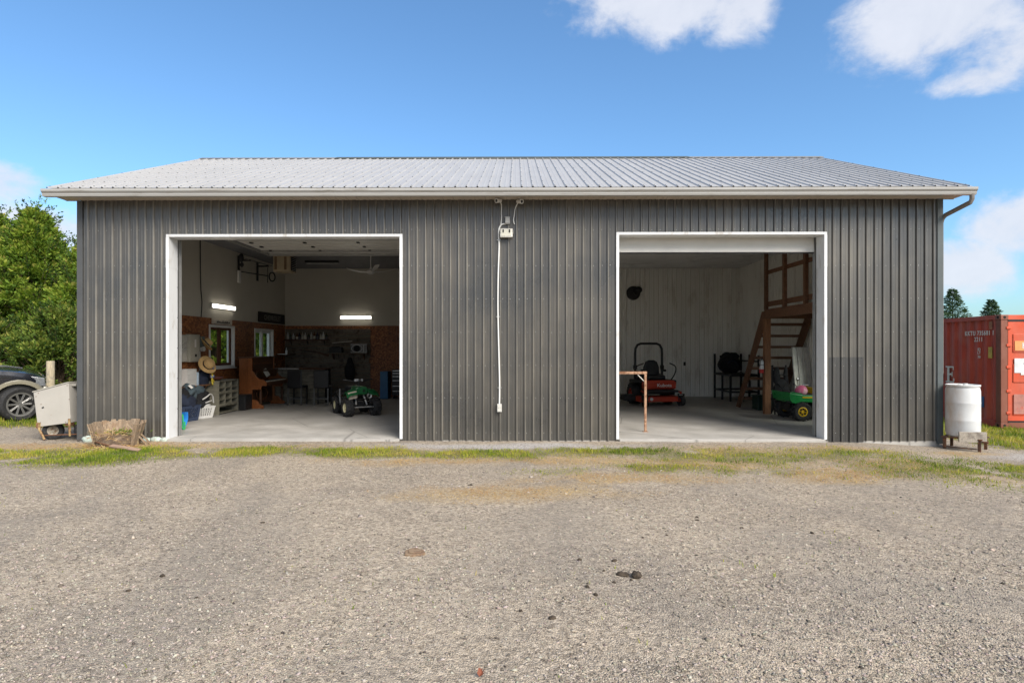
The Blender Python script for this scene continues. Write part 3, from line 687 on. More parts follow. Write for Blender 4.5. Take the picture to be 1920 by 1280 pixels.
j.location = (.0, -.03, 3.85); tag(j, 'small grey junction box above the floodlight', 'junction box')
f = thing('floodlight', 'square grey LED floodlight mounted between the two doors', 'floodlight', (-.016, -.03, 3.60))
M_al = pm('weathered_aluminium', (.36, .35, .31), .5, .4, .25, 30, (.5, .49, .45), .5, 40)
G().box(-.11, .11, -.075, -.03, -.085, .085, M=RX(-14)).ob('housing', M_al, f, bev=.012)
G().box(-.088, .088, -.079, -.0755, -.06, .052, M=RX(-14)).ob('lens', pm('frosted_lens', (.46, .45, .38), .3, 0, .2, 60), f)
for s in (-1, 1): G().box(s * .055 - .012, s * .055 + .012, -.083, -.0795, .0, .06, M=RX(-14)).ob('lamp_strip', M_dark, f)
G().tube([(-.12, -.05, 0), (-.12, .0, .07), (-.1, .015, .1), (.1, .015, .1), (.12, 0, .07), (.12, -.05, 0)], .007, 6).ob('bracket', M_galv, f)
def camera_(loc, yaw, cable, lab):
    t = thing('security_camera', lab, 'security camera', loc, 0, 'security cameras under the eave')
    M = RZ(yaw) @ RX(102)      # local +z is the viewing direction
    b = G().lathe([(0, -.075), (.03, -.072), (.036, -.06), (.038, .03), (.041, .035), (.041, .055), (.034, .056), (.031, .048), (0, .048)], 20, M).ob('body', M_wplast, t, True)
    G().lathe([(0, .0495), (.026, .0495), (.017, .055), (0, .057)], 14, M).ob('lens', M_black, t, True)
    G().tube([M @ Vector((0, .02, -.02)), M @ Vector((0, .055, -.02)), (loc[0] * 0, .11, .03)], .012, 8).ob('mount', M_wplast, t)
    G().tube(smooth_path(cable), .0075, 6).ob('cable', M_conduit, t, True)
camera_((-.155, -.16, 4.165), -38, [(.03, .06, .0), (.055, .10, -.06), (.05, .11, -.2), (.055, .115, -.25), (.05, .115, -.33), (.04, .12, -.40)], 'left white bullet camera, pointing left from under the eave')
camera_((.225, -.16, 4.15), 38, [(-.03, .06, 0), (-.07, .11, -.06), (-.09, .12, -.12), (-.10, .12, -.2), (-.115, .12, -.3), (-.10, .12, -.37)], 'right white bullet camera, pointing right from under the eave')

# ================================================================ left of the barn
# white tilted cart
ct = thing('utility_cart', 'white metal box cart tilted on two small wheels at the left corner', 'cart', (-8.19, .2, -.075))
M_cart = pm('scuffed_white_steel', (.40, .38, .345), .45, 0, .06, 3, (.30, .2, .12), .30, 16)
prof = [(-.315, .245), (.285, .325), (.245, 1.045), (-.395, .875)]
g = G().prism(prof, -.02, 1.0, 'y'); body = g.ob('box', M_cart, ct, bev=.008)
G().prism([(-.405, .875), (.25, 1.049), (.247, 1.066), (-.408, .892)], -.03, 1.01, 'y').ob('lid', pm('dirty_white_lid', (.36, .34, .30), .5), ct)
B(.252, .33, .05, .95, .985, 1.02).ob('lid_rail', pm('dirty_white_lid', (.36, .34, .30)), ct)
text('side_letter', 'Y', .17, pm('black_paint', (.015, .015, .015), .5), T(.286, .18, .72) @ RY(-3.2) @ RZ(90) @ RX(90), body)
G().box(-.02, .02, -.0235, -.0205, .625, .65, M=RY(-20)).ob('sticker', M_dark, body)
for x, z in ((-.3, .86), (.225, 1.0), (-.26, .33), (.25, .39), (.26, .75), (-.34, .8), (-.25, .66), (.2, .34)): G().cyl((x, -.020, z), (x, -.026, z), .007, n=6).ob('rivet', pm('rust', (.13, .06, .03), .8), body)
M_yrust = pm('yellow_rusty_steel', (.38, .27, .12), .7, 0, .2, 12, (.16, .08, .04), .5, 14)
for yy in (.03, .85):
    G().cyl((-.3, yy - .07, .27), (-.17, yy - .07, .02), .019).box(-.32, -.26, yy - .08, yy - .02, .23, .33).ob('leg', M_yrust, ct)
    G().cyl((.275, yy - .07, .40), (.29, yy - .07, .09), .019).ob('leg', M_yrust, ct)
    G().box(.17, .28, yy - .03, yy + .05, .27, .325).ob('bracket', pm('rust', (.13, .06, .03), .8), ct)
G().cyl((-.16, -.05, .1), (.42, -.02, .12), .01).ob('axle', pm('rust', (.13, .06, .03), .8), ct)
def wheel(r, w, rr, tyre, rimm, par, M, n=28, lug=0, spokes=0, rim_in=None, lw=.5):
    """tyre (mesh 'wheel', axis local x) with child rim; outer face towards +x"""
    MM = M @ RY(90); h = w / 2
    g = G().lathe([(rr, -h * .75), (rr * 1.06, -h * .9), (r * .86, -h), (r * .96, -h * .82), (r, -h * .5), (r, h * .5), (r * .96, h * .82), (r * .86, h), (rr * 1.06, h * .9), (rr, h * .75), (rr, -h * .75)], n, MM)
    if lug:
        for i in range(lug):
            a = 360 * i / lug
            for s in (-1, 1):
                g.box(r * .965, r * 1.05, -.014 * r / .2, .014 * r / .2, (0 if s > 0 else -h * 1.0), (h * 1.0 if s > 0 else 0), M=MM @ RZ(a + (s > 0) * 180 / lug) @ RX(s * 32))
    t = g.ob('wheel', tyre, par, True, ang=40)
    rg = G()
    if spokes:
        rg.lathe([(rr * 1.04, h * .2), (rr * 1.04, h * .86), (rr * .9, h * .82), (rr * .88, h * .2)], n, MM)
        rg.lathe([(0, h * .62), (rr * .2, h * .6), (rr * .24, h * .3)], 14, MM)
        for i in range(spokes):
            a = 2 * math.pi * i / spokes; da = .10
            for q in (-1, 1):
                p = [(rr * .16, a + q * .16), (rr * .92, a + q * .26)]
                P = [MM @ Vector((r_ * math.cos(t_), r_ * math.sin(t_), h * z_)) for (r_, t_), z_ in zip(p, (.55, .74))]
                rg.tube([P[0], (P[0] + P[1]) / 2, P[1]], [rr * .06, rr * .045, rr * .045], 6)
        B_ = G().lathe([(0, -h * .1), (rr * .9, -h * .1)], n, MM).ob('brake_disc', M_dark, t)
    else:
        rg.lathe([(rr * 1.03, h * .5), (rr * 1.03, h * .85), (rr * .9, h * .8), (rr * .72, h * .45), (rr * .3, h * .5), (rr * .28, h * .8), (0, h * .8)], n, MM)
    rg.ob('rim', rimm, t, True)
    return t
M_rimgrey = pm('worn_grey_rim', (.30, .27, .22), .6, 0, .2, 14, (.15, .09, .05), .45, 14)
for x, yy in ((-.145, .13), (.40, .16)):
    wheel(.165, .09, .085, M_rubber, M_rimgrey, ct, T(x, yy, .165) @ RZ(-62 if x < 0 else -80))

# broken half barrel planter
hb = thing('barrel_planter', 'broken half barrel planter with weathered staves and dry soil by the left wall', 'planter', (-6.58, -.52, -.06), R(8))
M_stave = wood_mat('split_grey_stave', (.27, .205, .145), .5, (9, 9, 1.2), .9, (.20, .13, .08))
rnd = random.Random(3)
for i in range(34):
    a = -24 + i * 232 / 33        # staves left: from the right side over the back to the left
    if i == 12: continue
    top = .395 + rnd.uniform(-.008, .012); hgt = .41 + rnd.uniform(-.022, .012)
    if a < 5: hgt *= .97
    if a > 175: hgt *= .96
    lean = rnd.uniform(-3, 3); w = .0285 + rnd.uniform(-.003, .003); g = G()
    n = 4
    for k in range(n):
        t0, t1 = k / n, (k + 1) / n
    V = []
    for t in (0, .5, 1):
        r_ = .30 + (top - .30) * (t ** 1.1); ww = w * (.8 + .35 * t)
        for dx, dy in ((-ww, 0), (ww, 0), (ww, .02), (-ww, .02)): V.append((dx, r_ + dy, hgt * t))
    Fc = [(k * 4 + q, k * 4 + (q + 1) % 4, k * 4 + 4 + (q + 1) % 4, k * 4 + 4 + q) for k in (0, 1) for q in range(4)] + [(3, 2, 1, 0), (8, 9, 10, 11)]
    g.add(V, Fc, M=RZ(a - 90) @ RZ(lean * .3)); g.ob('stave', M_stave, hb, bev=.004)
M_soil = pm('dry_soil', (.16, .115, .075), .95, 0, .35, 12, (.09, .06, .04), .5, 10, bump=.7, bsc=25)
G().ell((.0, .0, .02), (.31, .28, .20), 22, 12, .09, random.Random(5)).ob('soil', M_soil, hb, True, ang=80)
G().tube([(.30 * math.cos(R(a)) + .0, .30 * math.sin(R(a)), .07 + .04 * math.sin(R(a * 2))) for a in range(185, 345, 12)], .012, 6).ob('hoop', pm('rust', (.13, .06, .03), .8), hb)
for i in range(2): G().box(-.024, .024, -.24, .24, -.012, .012, M=T(.33 + .035 * i, -.02 + .06 * i, .19) @ RZ(-74 + 6 * i) @ RX(-52)).ob('fallen_stave', M_stave, hb, bev=.004)
bo = G().box(-.30, .30, -.04, .04, -.012, .012).ob('wooden_board', wood_mat('bare_pinkish_board', (.40, .27, .20), .3, (1, 10, 10), .9), None, bev=.003)
bo.location = (-6.12, -1.02, .0); bo.rotation_euler = (R(14), R(4), R(-17)); tag(bo, 'short loose board lying in front of the barrel planter', 'board')
# fence post
fp = G().lathe([(0, 0), (.115, 0), (.11, .7), (.108, 1.30), (.10, 1.33), (0, 1.33)], 16).ob('fence_post', wood_mat('peeled_grey_post', (.40, .34, .24), .35, (8, 8, .8), .9, (.22, .2, .17)), None, True)
fp.location = (-14.06, 7.5, -.12); tag(fp, 'round weathered wooden fence post behind the white cart', 'post')

# ---- pickup truck (front end in view), faces +x
tk = thing('pickup_truck', 'black pickup truck with tan wheel flares and bumper at left edge', 'truck', (-11.48, 4.10, -.09), R(40))
M_paint = pm('black_car_paint', (.010, .011, .016), .25, 0, .15, 2, coat=1.0, spec=.5)
M_tan = pm('tan_car_paint', (.22, .20, .145), .35, 0, .08, 3, coat=.6)
M_tkgl = pm('dark_car_glass', (.012, .014, .016), .08, 0, .05, 2, spec=.6)
def loft(secs, par, mat, name, **k):
    """secs: (x, [(y,z)...]) closed rings"""
    g = G(); n = len(secs[0][1]); V = [(x, y, z) for x, ring in secs for y, z in ring]
    Fc = [(i * n + q, i * n + (q + 1) % n, (i + 1) * n + (q + 1) % n, (i + 1) * n + q) for i in range(len(secs) - 1) for q in range(n)]
    Fc += [tuple(range(n))[::-1], tuple(range((len(secs) - 1) * n, len(secs) * n))]
    return g.add(V, Fc).ob(name, mat, par, True, ang=28, **k)
def ring(hw, z0, z1, cr=.06, crown=.02):
    return [(-hw + .04, z0), (-hw, z0 + .08), (-hw, z1 - cr * 1.4), (-hw + cr * .6, z1 - cr * .4), (-hw + cr * 2, z1), (0, z1 + crown), (hw - cr * 2, z1), (hw - cr * .6, z1 - cr * .4), (hw, z1 - cr * 1.4), (hw, z0 + .08), (hw - .04, z0)]
# upper body above the wheel arches
loft([(-5.72, ring(.93, .72, 1.30)), (-3.9, ring(.97, .72, 1.32)), (-3.85, ring(.985, .72, 1.18)), (-1.95, ring(.985, .74, 1.17)), (-1.3, ring(.98, .76, 1.235, .08, .05)), (-.7, ring(.965, .78, 1.20, .09, .05)), (-.3, ring(.94, .80, 1.13, .10, .045)), (-.12, ring(.89, .82, 1.05, .10, .03)), (-.04, ring(.82, .84, .98, .06, .01))], tk, M_paint, 'body')
# lower sills and chassis between the wheels
loft([(-5.7, ring(.92, .45, .74)), (-5.05, ring(.92, .45, .74))], tk, M_paint, 'rear_quarter')
loft([(-3.9, ring(.965, .40, .76)), (-1.62, ring(.965, .40, .76))], tk, M_paint, 'door_sill')
B(-5.6, -.35, -.62, .62, .36, .75).ob('chassis', M_dark, tk)
# cab
cabs = [(-3.75, 1.15, .80, 1.93), (-3.45, 1.15, .80, 1.97), (-2.2, 1.15, .80, 1.96), (-1.25, 1.16, .86, 1.24)]
V = []
g = G().prism([(-3.80, 1.16), (-3.62, 1.86), (-3.3, 1.93), (-2.35, 1.91), (-1.40, 1.2)], -.74, .74, 'y')
g.v = [(x, y * (1.22 - .25 * (z - 1.16) / .8), z) for x, y, z in g.v]; g.ob('cab', M_paint, tk, bev=.03)
for s in (-1, 1):
    g = G().prism([(-3.55, 1.24), (-3.48, 1.78), (-2.5, 1.80), (-1.85, 1.28)], .74, .748, 'y'); g.v = [(x, s * y * (1.235 - .25 * (z - 1.16) / .8), z) for x, y, z in g.v]; g.ob('side_window', M_tkgl, tk)
g = G().prism([(-2.33, 1.86), (-1.46, 1.22), (-1.45, 1.235), (-2.325, 1.875)], -.74, .74, 'y'); g.v = [(x, y * (1.10 - .25 * (z - 1.16) / .8), z) for x, y, z in g.v]; g.ob('windshield', M_tkgl, tk)
B(-5.66, -4.0, -.84, .84, 1.322, 1.335).ob('bed_floor', M_dark, tk)
# bumper, grille, headlights
g = G().prism([(-.10, .48), (-.02, .46), (.05, .52), (.05, .72), (-.01, .80), (-.10, .78)], -.95, .95, 'y'); g.ob('bumper', M_tan, tk, bev=.03)
B(-.12, -.03, -.88, .88, .34, .475).ob('air_dam', M_black, tk, bev=.02)
B(-.10, -.035, -.52, .52, .80, 1.03).ob('grille', M_black, tk, bev=.02)
for k in range(3): B(-.05, -.02, -.5, .5, .83 + k * .07, .85 + k * .07).ob('grille_bar', M_chrome, tk)
for s in (-1, 1):
    hl = G().prism([(-.34, 1.045), (-.05, .99), (-.03, .80), (-.16, .80), (-.30, .93)], s * .915 - .055 * (s > 0) - .0 * (s < 0), s * .915 + .055 * (s < 0) + .0, 'y').ob('headlight', pm('headlight_lens', (.20, .21, .22), .15, .2, .2, 30, spec=.8), tk, bev=.012)
    B(-.29, -.09, s * .905 - .008, s * .905 + .008, .86, .98).ob('lamp_bezel', M_dark, hl)
def flare(cx, par, s, r=.47, mat=M_tan):
    g = G(); n = 16; V = []; Fc = []
    for i in range(n + 1):
        a = R(-8 + 196 * i / n)
        for rr, yo in ((r - .03, .90), (r - .01, 1.01), (r + .055, 1.012), (r + .085, .955)): V.append((cx + rr * math.cos(a) * 1.03, s * yo, .42 + rr * math.sin(a) * .98))
    for i in range(n):
        for q in range(4): Fc.append((i * 4 + q, i * 4 + (q + 1) % 4, i * 4 + 4 + (q + 1) % 4, i * 4 + 4 + q))
    Fc += [(0, 1, 2, 3), (n * 4 + 3, n * 4 + 2, n * 4 + 1, n * 4)]
    g.add(V, Fc).ob('wheel_flare', mat, par, True, ang=40)
    G().prism([(cx + (r + .07) * math.cos(R(-5 + 190 * i / n)), .42 + (r + .07) * math.sin(R(-5 + 190 * i / n))) for i in range(n + 1)], s * .62, s * .93, 'y').ob('wheel_well', M_dark, par)
M_alloy = pm('polished_alloy', (.24, .235, .225), .45, .6, .08, 8)
for s in (-1, 1):
    for cx in (-.52, -4.30):
        flare(cx, tk, s)
        st = 20 if cx > -1 else 0
        wheel(.40, .28, .265, M_rubber, M_alloy, tk, T(cx, s * .90, .40) @ RZ((-90 if s < 0 else 90) + st), 36, 0, 10)
    mirror = B(-1.75, -1.62, s * 1.0 - .09, s * 1.0 + .09, 1.22, 1.45).ob('mirror', M_paint, tk, bev=.03)
    B(-3.0, -2.85, s * .99 - .012, s * .99 + .012, 1.0, 1.03).ob('door_handle', M_tan, tk, bev=.006)
text('badge', 'HEMI', .055, M_silver, T(-1.25, -.99, 1.0) @ RX(90), tk)
G().tube([(-.98, -.80, 1.15), (-.99, -.80, 1.6), (-1.0, -.8, 1.85)], .006, 6).ob('antenna', M_black, tk)
for y_ in (-.4, .4): G().tube([(-1.2, y_, 1.27), (-.8, y_, 1.262), (-.45, y_ * .9, 1.20)], .012, 6).ob('hood_crease', M_paint, tk)

# ================================================================ right of the barn
br = thing('plastic_barrel', 'white plastic drum with rusty stain beside the right corner', 'barrel', (7.85, -.21, .085))
def barrel_mat():
    q = NT('translucent_white_drum'); p = q.pos('Object'); c = q.mix(q.rng(q.noise(p, 4, 4), .3, .7), (.52, .53, .53), (.58, .59, .59))
    x = q.n('ShaderNodeSeparateXYZ'); q.put(x.inputs[0], p)
    st = q.math('MULTIPLY', q.rng(x.outputs[0], -.12, -.25), q.rng(q.noise(q.pos('Object', (1, 1, .4)), 6, 6, .65), .3, .65)); c = q.mix(q.math('MULTIPLY', st, .8), c, (.42, .27, .15))
    d = q.rng(q.noise(q.pos('Object', (1, 1, 3)), 5, 6, .7), .56, .72, 0, .35); c = q.mix(d, c, (.45, .42, .37))
    q.b.inputs['Subsurface Weight'].default_value = 0; return q.fin(c, .42, 0, .4)
G().lathe([(0, .015), (.255, .0), (.285, .02), (.298, .08), (.300, .275), (.303, .285), (.300, .295), (.300, .57), (.303, .58), (.300, .59), (.298, .78), (.285, .835), (.272, .845), (.272, .855), (.298, .86), (.300, .888), (.285, .892), (.27, .875), (0, .87)], 40, Matrix.Diagonal((.83, .83, 1, 1))).ob('drum', barrel_mat(), br, True, ang=30)
for a in (40, 220): G().cyl((.16 * math.cos(R(a)), .16 * math.sin(R(a)), .872), (.16 * math.cos(R(a)), .16 * math.sin(R(a)), .90), .035, n=12).ob('bung', M_wplast, br)
stand = thing('barrel_stand', 'low rusty angle iron stand carrying the white drum', 'stand', (7.89, -.21, -.14), R(-48))
M_rust = pm('rusty_steel', (.085, .045, .03), .8, .2, .3, 12, (.2, .085, .035), .45, 15, bump=.3)
for x in (-.24, .24):
    for y in (-.24, .24): B(x - .022, x + .022, y - .022, y + .022, 0, .2).ob('leg', M_rust, stand, bev=.003)
for a in [(-.28, .28, -.27, -.222, .201, .222), (-.28, .28, .22, .27, .201, .222), (-.27, -.23, -.22, .218, .201, .2215), (.23, .27, -.22, .218, .201, .2215), (-.21, .21, -.25, -.23, .04, .055), (.271, .36, -.26, -.20, .165, .19)]: B(*a).ob('rail', M_rust, stand)
pl = G().box(-.21, .21, -.015, .015, .165, .34, M=T(.16, -.30, 0) @ RZ(40)).ob('plank', M_grey_wood, stand, bev=.004); pl['label'] = 'weathered grey plank nailed across the front'

# shipping container
cz = -.235
ctn = thing('shipping_container', 'red steel shipping container with white lettering behind the right corner', 'container', (11.27, 3.2, cz), R(-2.7))
def cont_mat(name, c, amt):
    q = NT(name); p = q.pos('Object', (1, 1, .3)); col = q.mix(q.rng(q.noise(p, 3, 5), .3, .7), sc(c, .82), sc(c, 1.15)); r_ = q.rng(q.noise(p, 9, 8, .7), .62, .74, 0, amt)
    col = q.mix(r_, col, (.13, .06, .03)); col = q.mix(q.rng(q.noise(q.pos('Object'), 1.3, 4), .45, .7, 0, .3), col, (.42, .22, .17)); return q.fin(col, .6, 0, .35)
M_red = cont_mat('faded_red_paint', (.39, .062, .040), .5); M_ored = cont_mat('orange_red_paint', (.52, .075, .030), .35); M_rustpost = cont_mat('rusted_red_post', (.19, .065, .04), 1.0)
CW, CLn, CH = 2.44, 6.06, 2.6
# side facing the barn (-x): trapezoid corrugation
def corr(x, s, y0, y1, z0, z1, mat, nm, par):
    y = y0; P = []
    while y < y1 - .01:
        for dy, d in ((0, 0), (.07, 0), (.14, .036), (.21, .036)): P.append((y + dy, d))
        y += .28
    P = [p for p in P if p[0] < y1] + [(y1, 0)]; n = len(P); g = G()
    g.add([(x + s * d, y, z0) for y, d in P] + [(x + s * d, y, z1) for y, d in P], [(i, i + 1, n + i + 1, n + i) for i in range(n - 1)]); return g.ob(nm, mat, par)
side = corr(.03, 1, .19, CLn - .16, .16, CH - .1, M_red, 'side_panel', ctn); corr(CW - .03, -1, .19, CLn - .16, .16, CH - .1, M_red, 'side_panel', ctn)
B(.06, CW - .06, CLn - .05, CLn - .01, .12, CH - .1).ob('end_panel', M_red, ctn)
B(.04, CW - .04, .1, CLn - .1, CH - .06, CH - .02).ob('roof', M_red, ctn); B(.05, CW - .05, .1, CLn - .1, .12, .16).ob('floor', M_rustpost, ctn)
for x in (0, CW - .16):
    for y in (0, CLn - .16): B(x + .004, x + .156, y + .004, y + .156, .12, CH - .12).ob('corner_post', M_rustpost, ctn, bev=.01)
    for y in (-.006, CLn - .172):
        for z in (0, CH - .118):
            cc_ = B(x - .006, x + .168, y, y + .178, z, z + .118).ob('corner_casting', M_rustpost, ctn, bev=.012)
            G().cyl((x + .08, y - .002, z + .06), (x + .08, y + .01, z + .06), .032, n=12).cyl((x - .008, y + .09, z + .06), (x + .004, y + .09, z + .06), .032, n=12).ob('hole', M_dark, cc_)
for x in (.0, CW - .07):
    B(x, x + .07, .175, CLn - .175, CH - .1, CH - .0).ob('top_rail', M_red, ctn); B(x + .005, x + .065, .175, CLn - .175, .0, .16).ob('bottom_rail', M_red, ctn)
B(.165, CW - .165, .0, .10, CH - .11, CH - .005).ob('door_header', M_ored, ctn); B(.165, CW - .165, .0, .10, .0, .13).ob('door_sill', M_rustpost, ctn)
B(.165, CW - .165, .004, .03, CH - .155, CH - .112).ob('header_gasket', M_black, ctn); B(.165, CW - .165, .004, .03, .131, .17).ob('sill_gasket', M_black, ctn)
for k, x in enumerate((.168, CW / 2 + .003)):
    d = B(x, x + CW / 2 - .171, .012, .06, .172, CH - .157).ob('door', M_ored, ctn)
    for z in (.30, 1.05, 1.74):
        B(x + .1, x + CW / 2 - .28, -.006, .0115, z, z + .42).ob('door_rib', M_ored, d, bev=.01)
    for xx in (x + .52, x + .78):
        G().cyl((xx, -.035, .05), (xx, -.035, CH - .05), .017, n=10).ob('lock_rod', pm('galv_rod', (.42, .38, .34), .5, .4), d)
    if k == 0:
        for z in (.35, .85, 1.4, 1.9, 2.3): B(x - .05, x + .06, -.012, .0115, z - .03, z + .03).ob('hinge', M_ored, d, bev=.008)
        B(x + .13, x + .85, -.016, -.0065, 1.78, 2.0).ob('name_plate', pm('faded_orange_plate', (.60, .28, .10), .5, 0, .15, 6), d)
        text('lettering', 'K LINE', .19, M_wplast, T(x + .56, -.018, 1.885) @ RX(90), d, sx=1.0)
        B(x + .12, x + .95, -.016, -.0065, 1.27, 1.60).ob('notice_plate', pm('grey_white_plate', (.60, .62, .63), .4), d)
        B(x + .26, x + .36, -.016, -.0068, 1.22, 1.269).ob('plate_tab', M_wplast, d)
        M_ink = pm('grey_ink', (.25, .27, .30), .6)
        text('notice_text', 'CONTAINER', .075, M_ink, T(x + .53, -.0185, 1.48) @ RX(90), d); text('notice_text', 'RENTALS', .075, M_ink, T(x + .53, -.0185, 1.40) @ RX(90), d); text('notice_text', 'SALES  SERVICE', .045, M_ink, T(x + .53, -.0185, 1.32) @ RX(90), d); text('notice_text', 'ISLAND', .045, M_ink, T(x + .53, -.0185, 1.555) @ RX(90), d)
        B(x + .11, x + .60, -.0135, -.0065, .33, .78).ob('faded_patch', pm('worn_pink_paint', (.36, .16, .13), .7, 0, .2, 8, (.45, .05, .02), .36, 6), d)
SM = lambda y, z, dx=-.004: T(.03 + dx, y, z) @ RZ(-90) @ RX(90)
text('container_number', 'KKTU 735681 1', .155, M_wplast, SM(.72, 2.19), side, .003, .82, 1.15); text('container_code', '2211', .155, M_wplast, SM(.74, 2.04), side, .003, .82, 1.15)
text('container_mark', 'ID', .10, M_wplast, SM(.72, 1.80), side); text('container_mark', 'LT', .10, M_wplast, SM(.72, 1.72), side); text('container_mark', '70', .09, M_wplast, SM(.72, 1.62), side)
B(.022, .028, .30, .42, 1.60, 1.86).ob('yellow_plate', pm('yellow_plate', (.50, .36, .05), .5, 0, .25, 25, (.12, .1, .03), .4, 40), side)
B(.022, .028, .30, .40, 2.28, 2.46).ob('vent', pm('rusty_vent', (.30, .13, .07), .7, 0, .3, 20), side)
B(.022, .028, .56, .70, .42, .68).ob('blue_placard', pm('blue_placard', (.03, .09, .25), .5), side)
# big serif E (and the N beside it) of the line name
def serif_E(y, z, s):
    q = lambda a, b, c, d: G().box(.018, .024, y - c * s, y - a * s, z + b * s, z + d * s)
    g = G()
    for a, b, c, d in [(0, 0, .72, .09), (0, .91, .70, 1.0), (.14, .09, .32, .91), (.32, .46, .54, .56), (.54, .36, .60, .66), (.64, .78, .70, .91), (.68, .09, .76, .26)]: g.box(.018, .024, y - c * s, y - a * s, z + b * s, z + d * s)
    return g
serif_E(1.90, .95, .42).ob('line_letter_e', M_wplast, side)
g = G()
for a, b, c, d in [(0, 0, .34, .09), (.1, .09, .24, .91), (0, .91, .3, 1.0), (.62, .09, .74, .91), (.52, .91, .84, 1.0)]: g.box(.018, .024, 2.38 - c * .42, 2.38 - a * .42, .95 + b * .42, .95 + d * .42)
g.prism([(2.38 - .24 * .42, .95 + .42), (2.38 - .14 * .42, .95 + .42), (2.38 - .66 * .42, .95), (2.38 - .76 * .42, .95)], .018, .024, 'x').ob('line_letter_n', M_wplast, side)

# ================================================================ left bay
LX = -7.448
# lit LED fixtures
M_led = emis('led_diffuser', (1.0, .93, .80), 1.6)
def led(M_, ln, lab):
    t = thing('wall_light', lab, 'light', (0, 0, 0), 0, 'lit LED wall lights'); t.matrix_world = M_
    G().box(-ln / 2, ln / 2, -.035, -.004, -.055, .055).ob('housing', M_wplast, t, bev=.006)
    G().box(-ln / 2 + .03, ln / 2 - .03, -.07, -.0355, -.045, .045).ob('diffuser', M_led, t, bev=.01)
led(T(LX, 4.81, 2.66) @ RZ(90) , 1.2, 'lit LED strip light on the side wall above the window')
led(T(-5.107, 8.949, 2.60), 1.05, 'lit LED strip light on the back wall above the boards')
# signs
s = thing('wall_sign', 'dark wooden name sign high in the corner of the left bay', 'sign', (LX, 7.87, 2.53))
B(.002, .035, -.97, .97, -.155, .155).ob('board', wood_mat('blackened_board', (.02, .017, .014), .3, (1, 8, 8)), s, bev=.006)
text('lettering', 'CHEVROLET', .21, pm('dull_white_paint', (.16, .155, .14), .7), T(.037, 0, -.01) @ RZ(90) @ RX(90), s, ls=1.1)
s = thing('script_sign', 'long white sign with dark script over the side window', 'sign', (LX, 4.76, 2.275))
B(.002, .025, -.52, .52, -.065, .075).ob('board', pm('cream_sign', (.55, .50, .42), .6), s, bev=.01)
g = G(); rnd = random.Random(9); x = -.3
while x < .36:
    h = rnd.choice([.03, .045, .06]); g.tube([(.028, x, -.035), (.028, x + .012, -.035 + h), (.028, x + .03, -.03), (.028, x + .045, -.02)], .006, 5); x += .05
g.ob('script', pm('black_paint', (.015, .015, .015), .5), s)
# breaker panels
s = thing('breaker_panel', 'grey electrical panel with open latch on the brown wall', 'electrical panel', (LX, 3.29, 1.6))
M_pgrey = pm('panel_grey', (.36, .34, .28), .5, 0, .06, 4)
B(.002, .11, -.215, .215, -.32, .32).ob('cabinet', M_pgrey, s, bev=.008); B(.1105, .118, -.19, .19, -.29, .29).ob('door', M_pgrey, s, bev=.004)
B(.1185, .121, -.03, .04, .02, .2).ob('card', M_wplast, s); B(.1185, .13, -.02, .05, -.2, -.14).ob('latch', M_dark, s, bev=.004)
s = thing('meter_cabinet', 'pale grey cabinet with looped cables beside the breaker panel', 'electrical box', (LX, 2.82, 1.6))
B(.002, .07, -.23, .22, -.31, .30).ob('cabinet', pm('pale_grey_cabinet', (.42, .40, .35), .5), s, bev=.008)
for k in range(4): G().tube(smooth_path([(.075, .2, .16 - k * .06), (.11, .1, .17 - k * .06), (.10, -.02, .1 - k * .06), (.08, -.1, .02 - k * .06)], 3), .012, 6).ob('cable', pm('grey_cable', (.40, .39, .36), .6), s)
s = thing('disconnect_switch', 'small dark green switch box with white conduit right of the panel', 'switch box', (LX, 3.66, 1.72))
B(.002, .09, -.09, .12, -.1, .16).ob('box', pm('green_grey_box', (.10, .125, .12), .5), s, bev=.006); G().cyl((.05, .02, -.14), (.12, .02, -.14), .06, n=14).ob('socket', M_wplast, s, True)
G().cyl((.03, -.02, -.2), (.03, -.02, -.98), .016, n=8).ob('conduit', M_conduit, s)
# black cable down the painted wall
G_ = G().tube(smooth_path([(LX + .012, 3.70, 4.19), (LX + .012, 3.71, 3.6), (LX + .014, 3.73, 3.0), (LX + .012, 3.78, 2.7), (LX + .013, 3.74, 2.35)]), .011, 6).ob('black_cable', M_black, None, True); tag(G_, 'black cable hanging down the painted side wall', 'cable')
# wall-mounted bar unit
s = thing('wall_bar', 'black wall bracket with a chrome bar and hanging cables under the ceiling', 'wall bar', (LX, 6.3, 4.02))
G().cyl((.30, -1.05, -.02), (.34, 1.15, .02), .018, n=10).ob('bar', M_chrome, s, True)
for y in (-.62, .55): B(.003, .34, y - .02, y + .02, -.04, .0).ob('bracket', M_steelb, s); B(.003, .02, y - .05, y + .05, -.45, .1).ob('mount_plate', M_steelb, s)
G().cyl((.02, -.62, -.32), (.3, .55, -.3), .016).ob('brace', M_steelb, s); G().ell((.3, -1.1, -.03), (.06, .09, .12), 14, 10).ob('end_weight', M_black, s, True); G().ell((.3, -1.06, -.2), (.05, .05, .07), 12, 8).ob('counter_weight', M_black, s, True)
G().tube([(.33 + .05 * math.cos(R(a)), .82 + .09 * math.cos(R(a)), -.30 + .13 * math.sin(R(a))) for a in range(0, 360, 20)], .02, 6, True).ob('cable_loop', M_black, s, True); G().cyl((.3, .58, -.05), (.3, .58, -.5), .012).ob('cord', M_black, s)
o = B(.002, .06, -.07, .07, -.17, .17).ob('emergency_lamp', M_wplast, None, bev=.02); o.location = (LX, 5.66, 3.55); tag(o, 'small white box fixed high on the side wall', 'wall box')
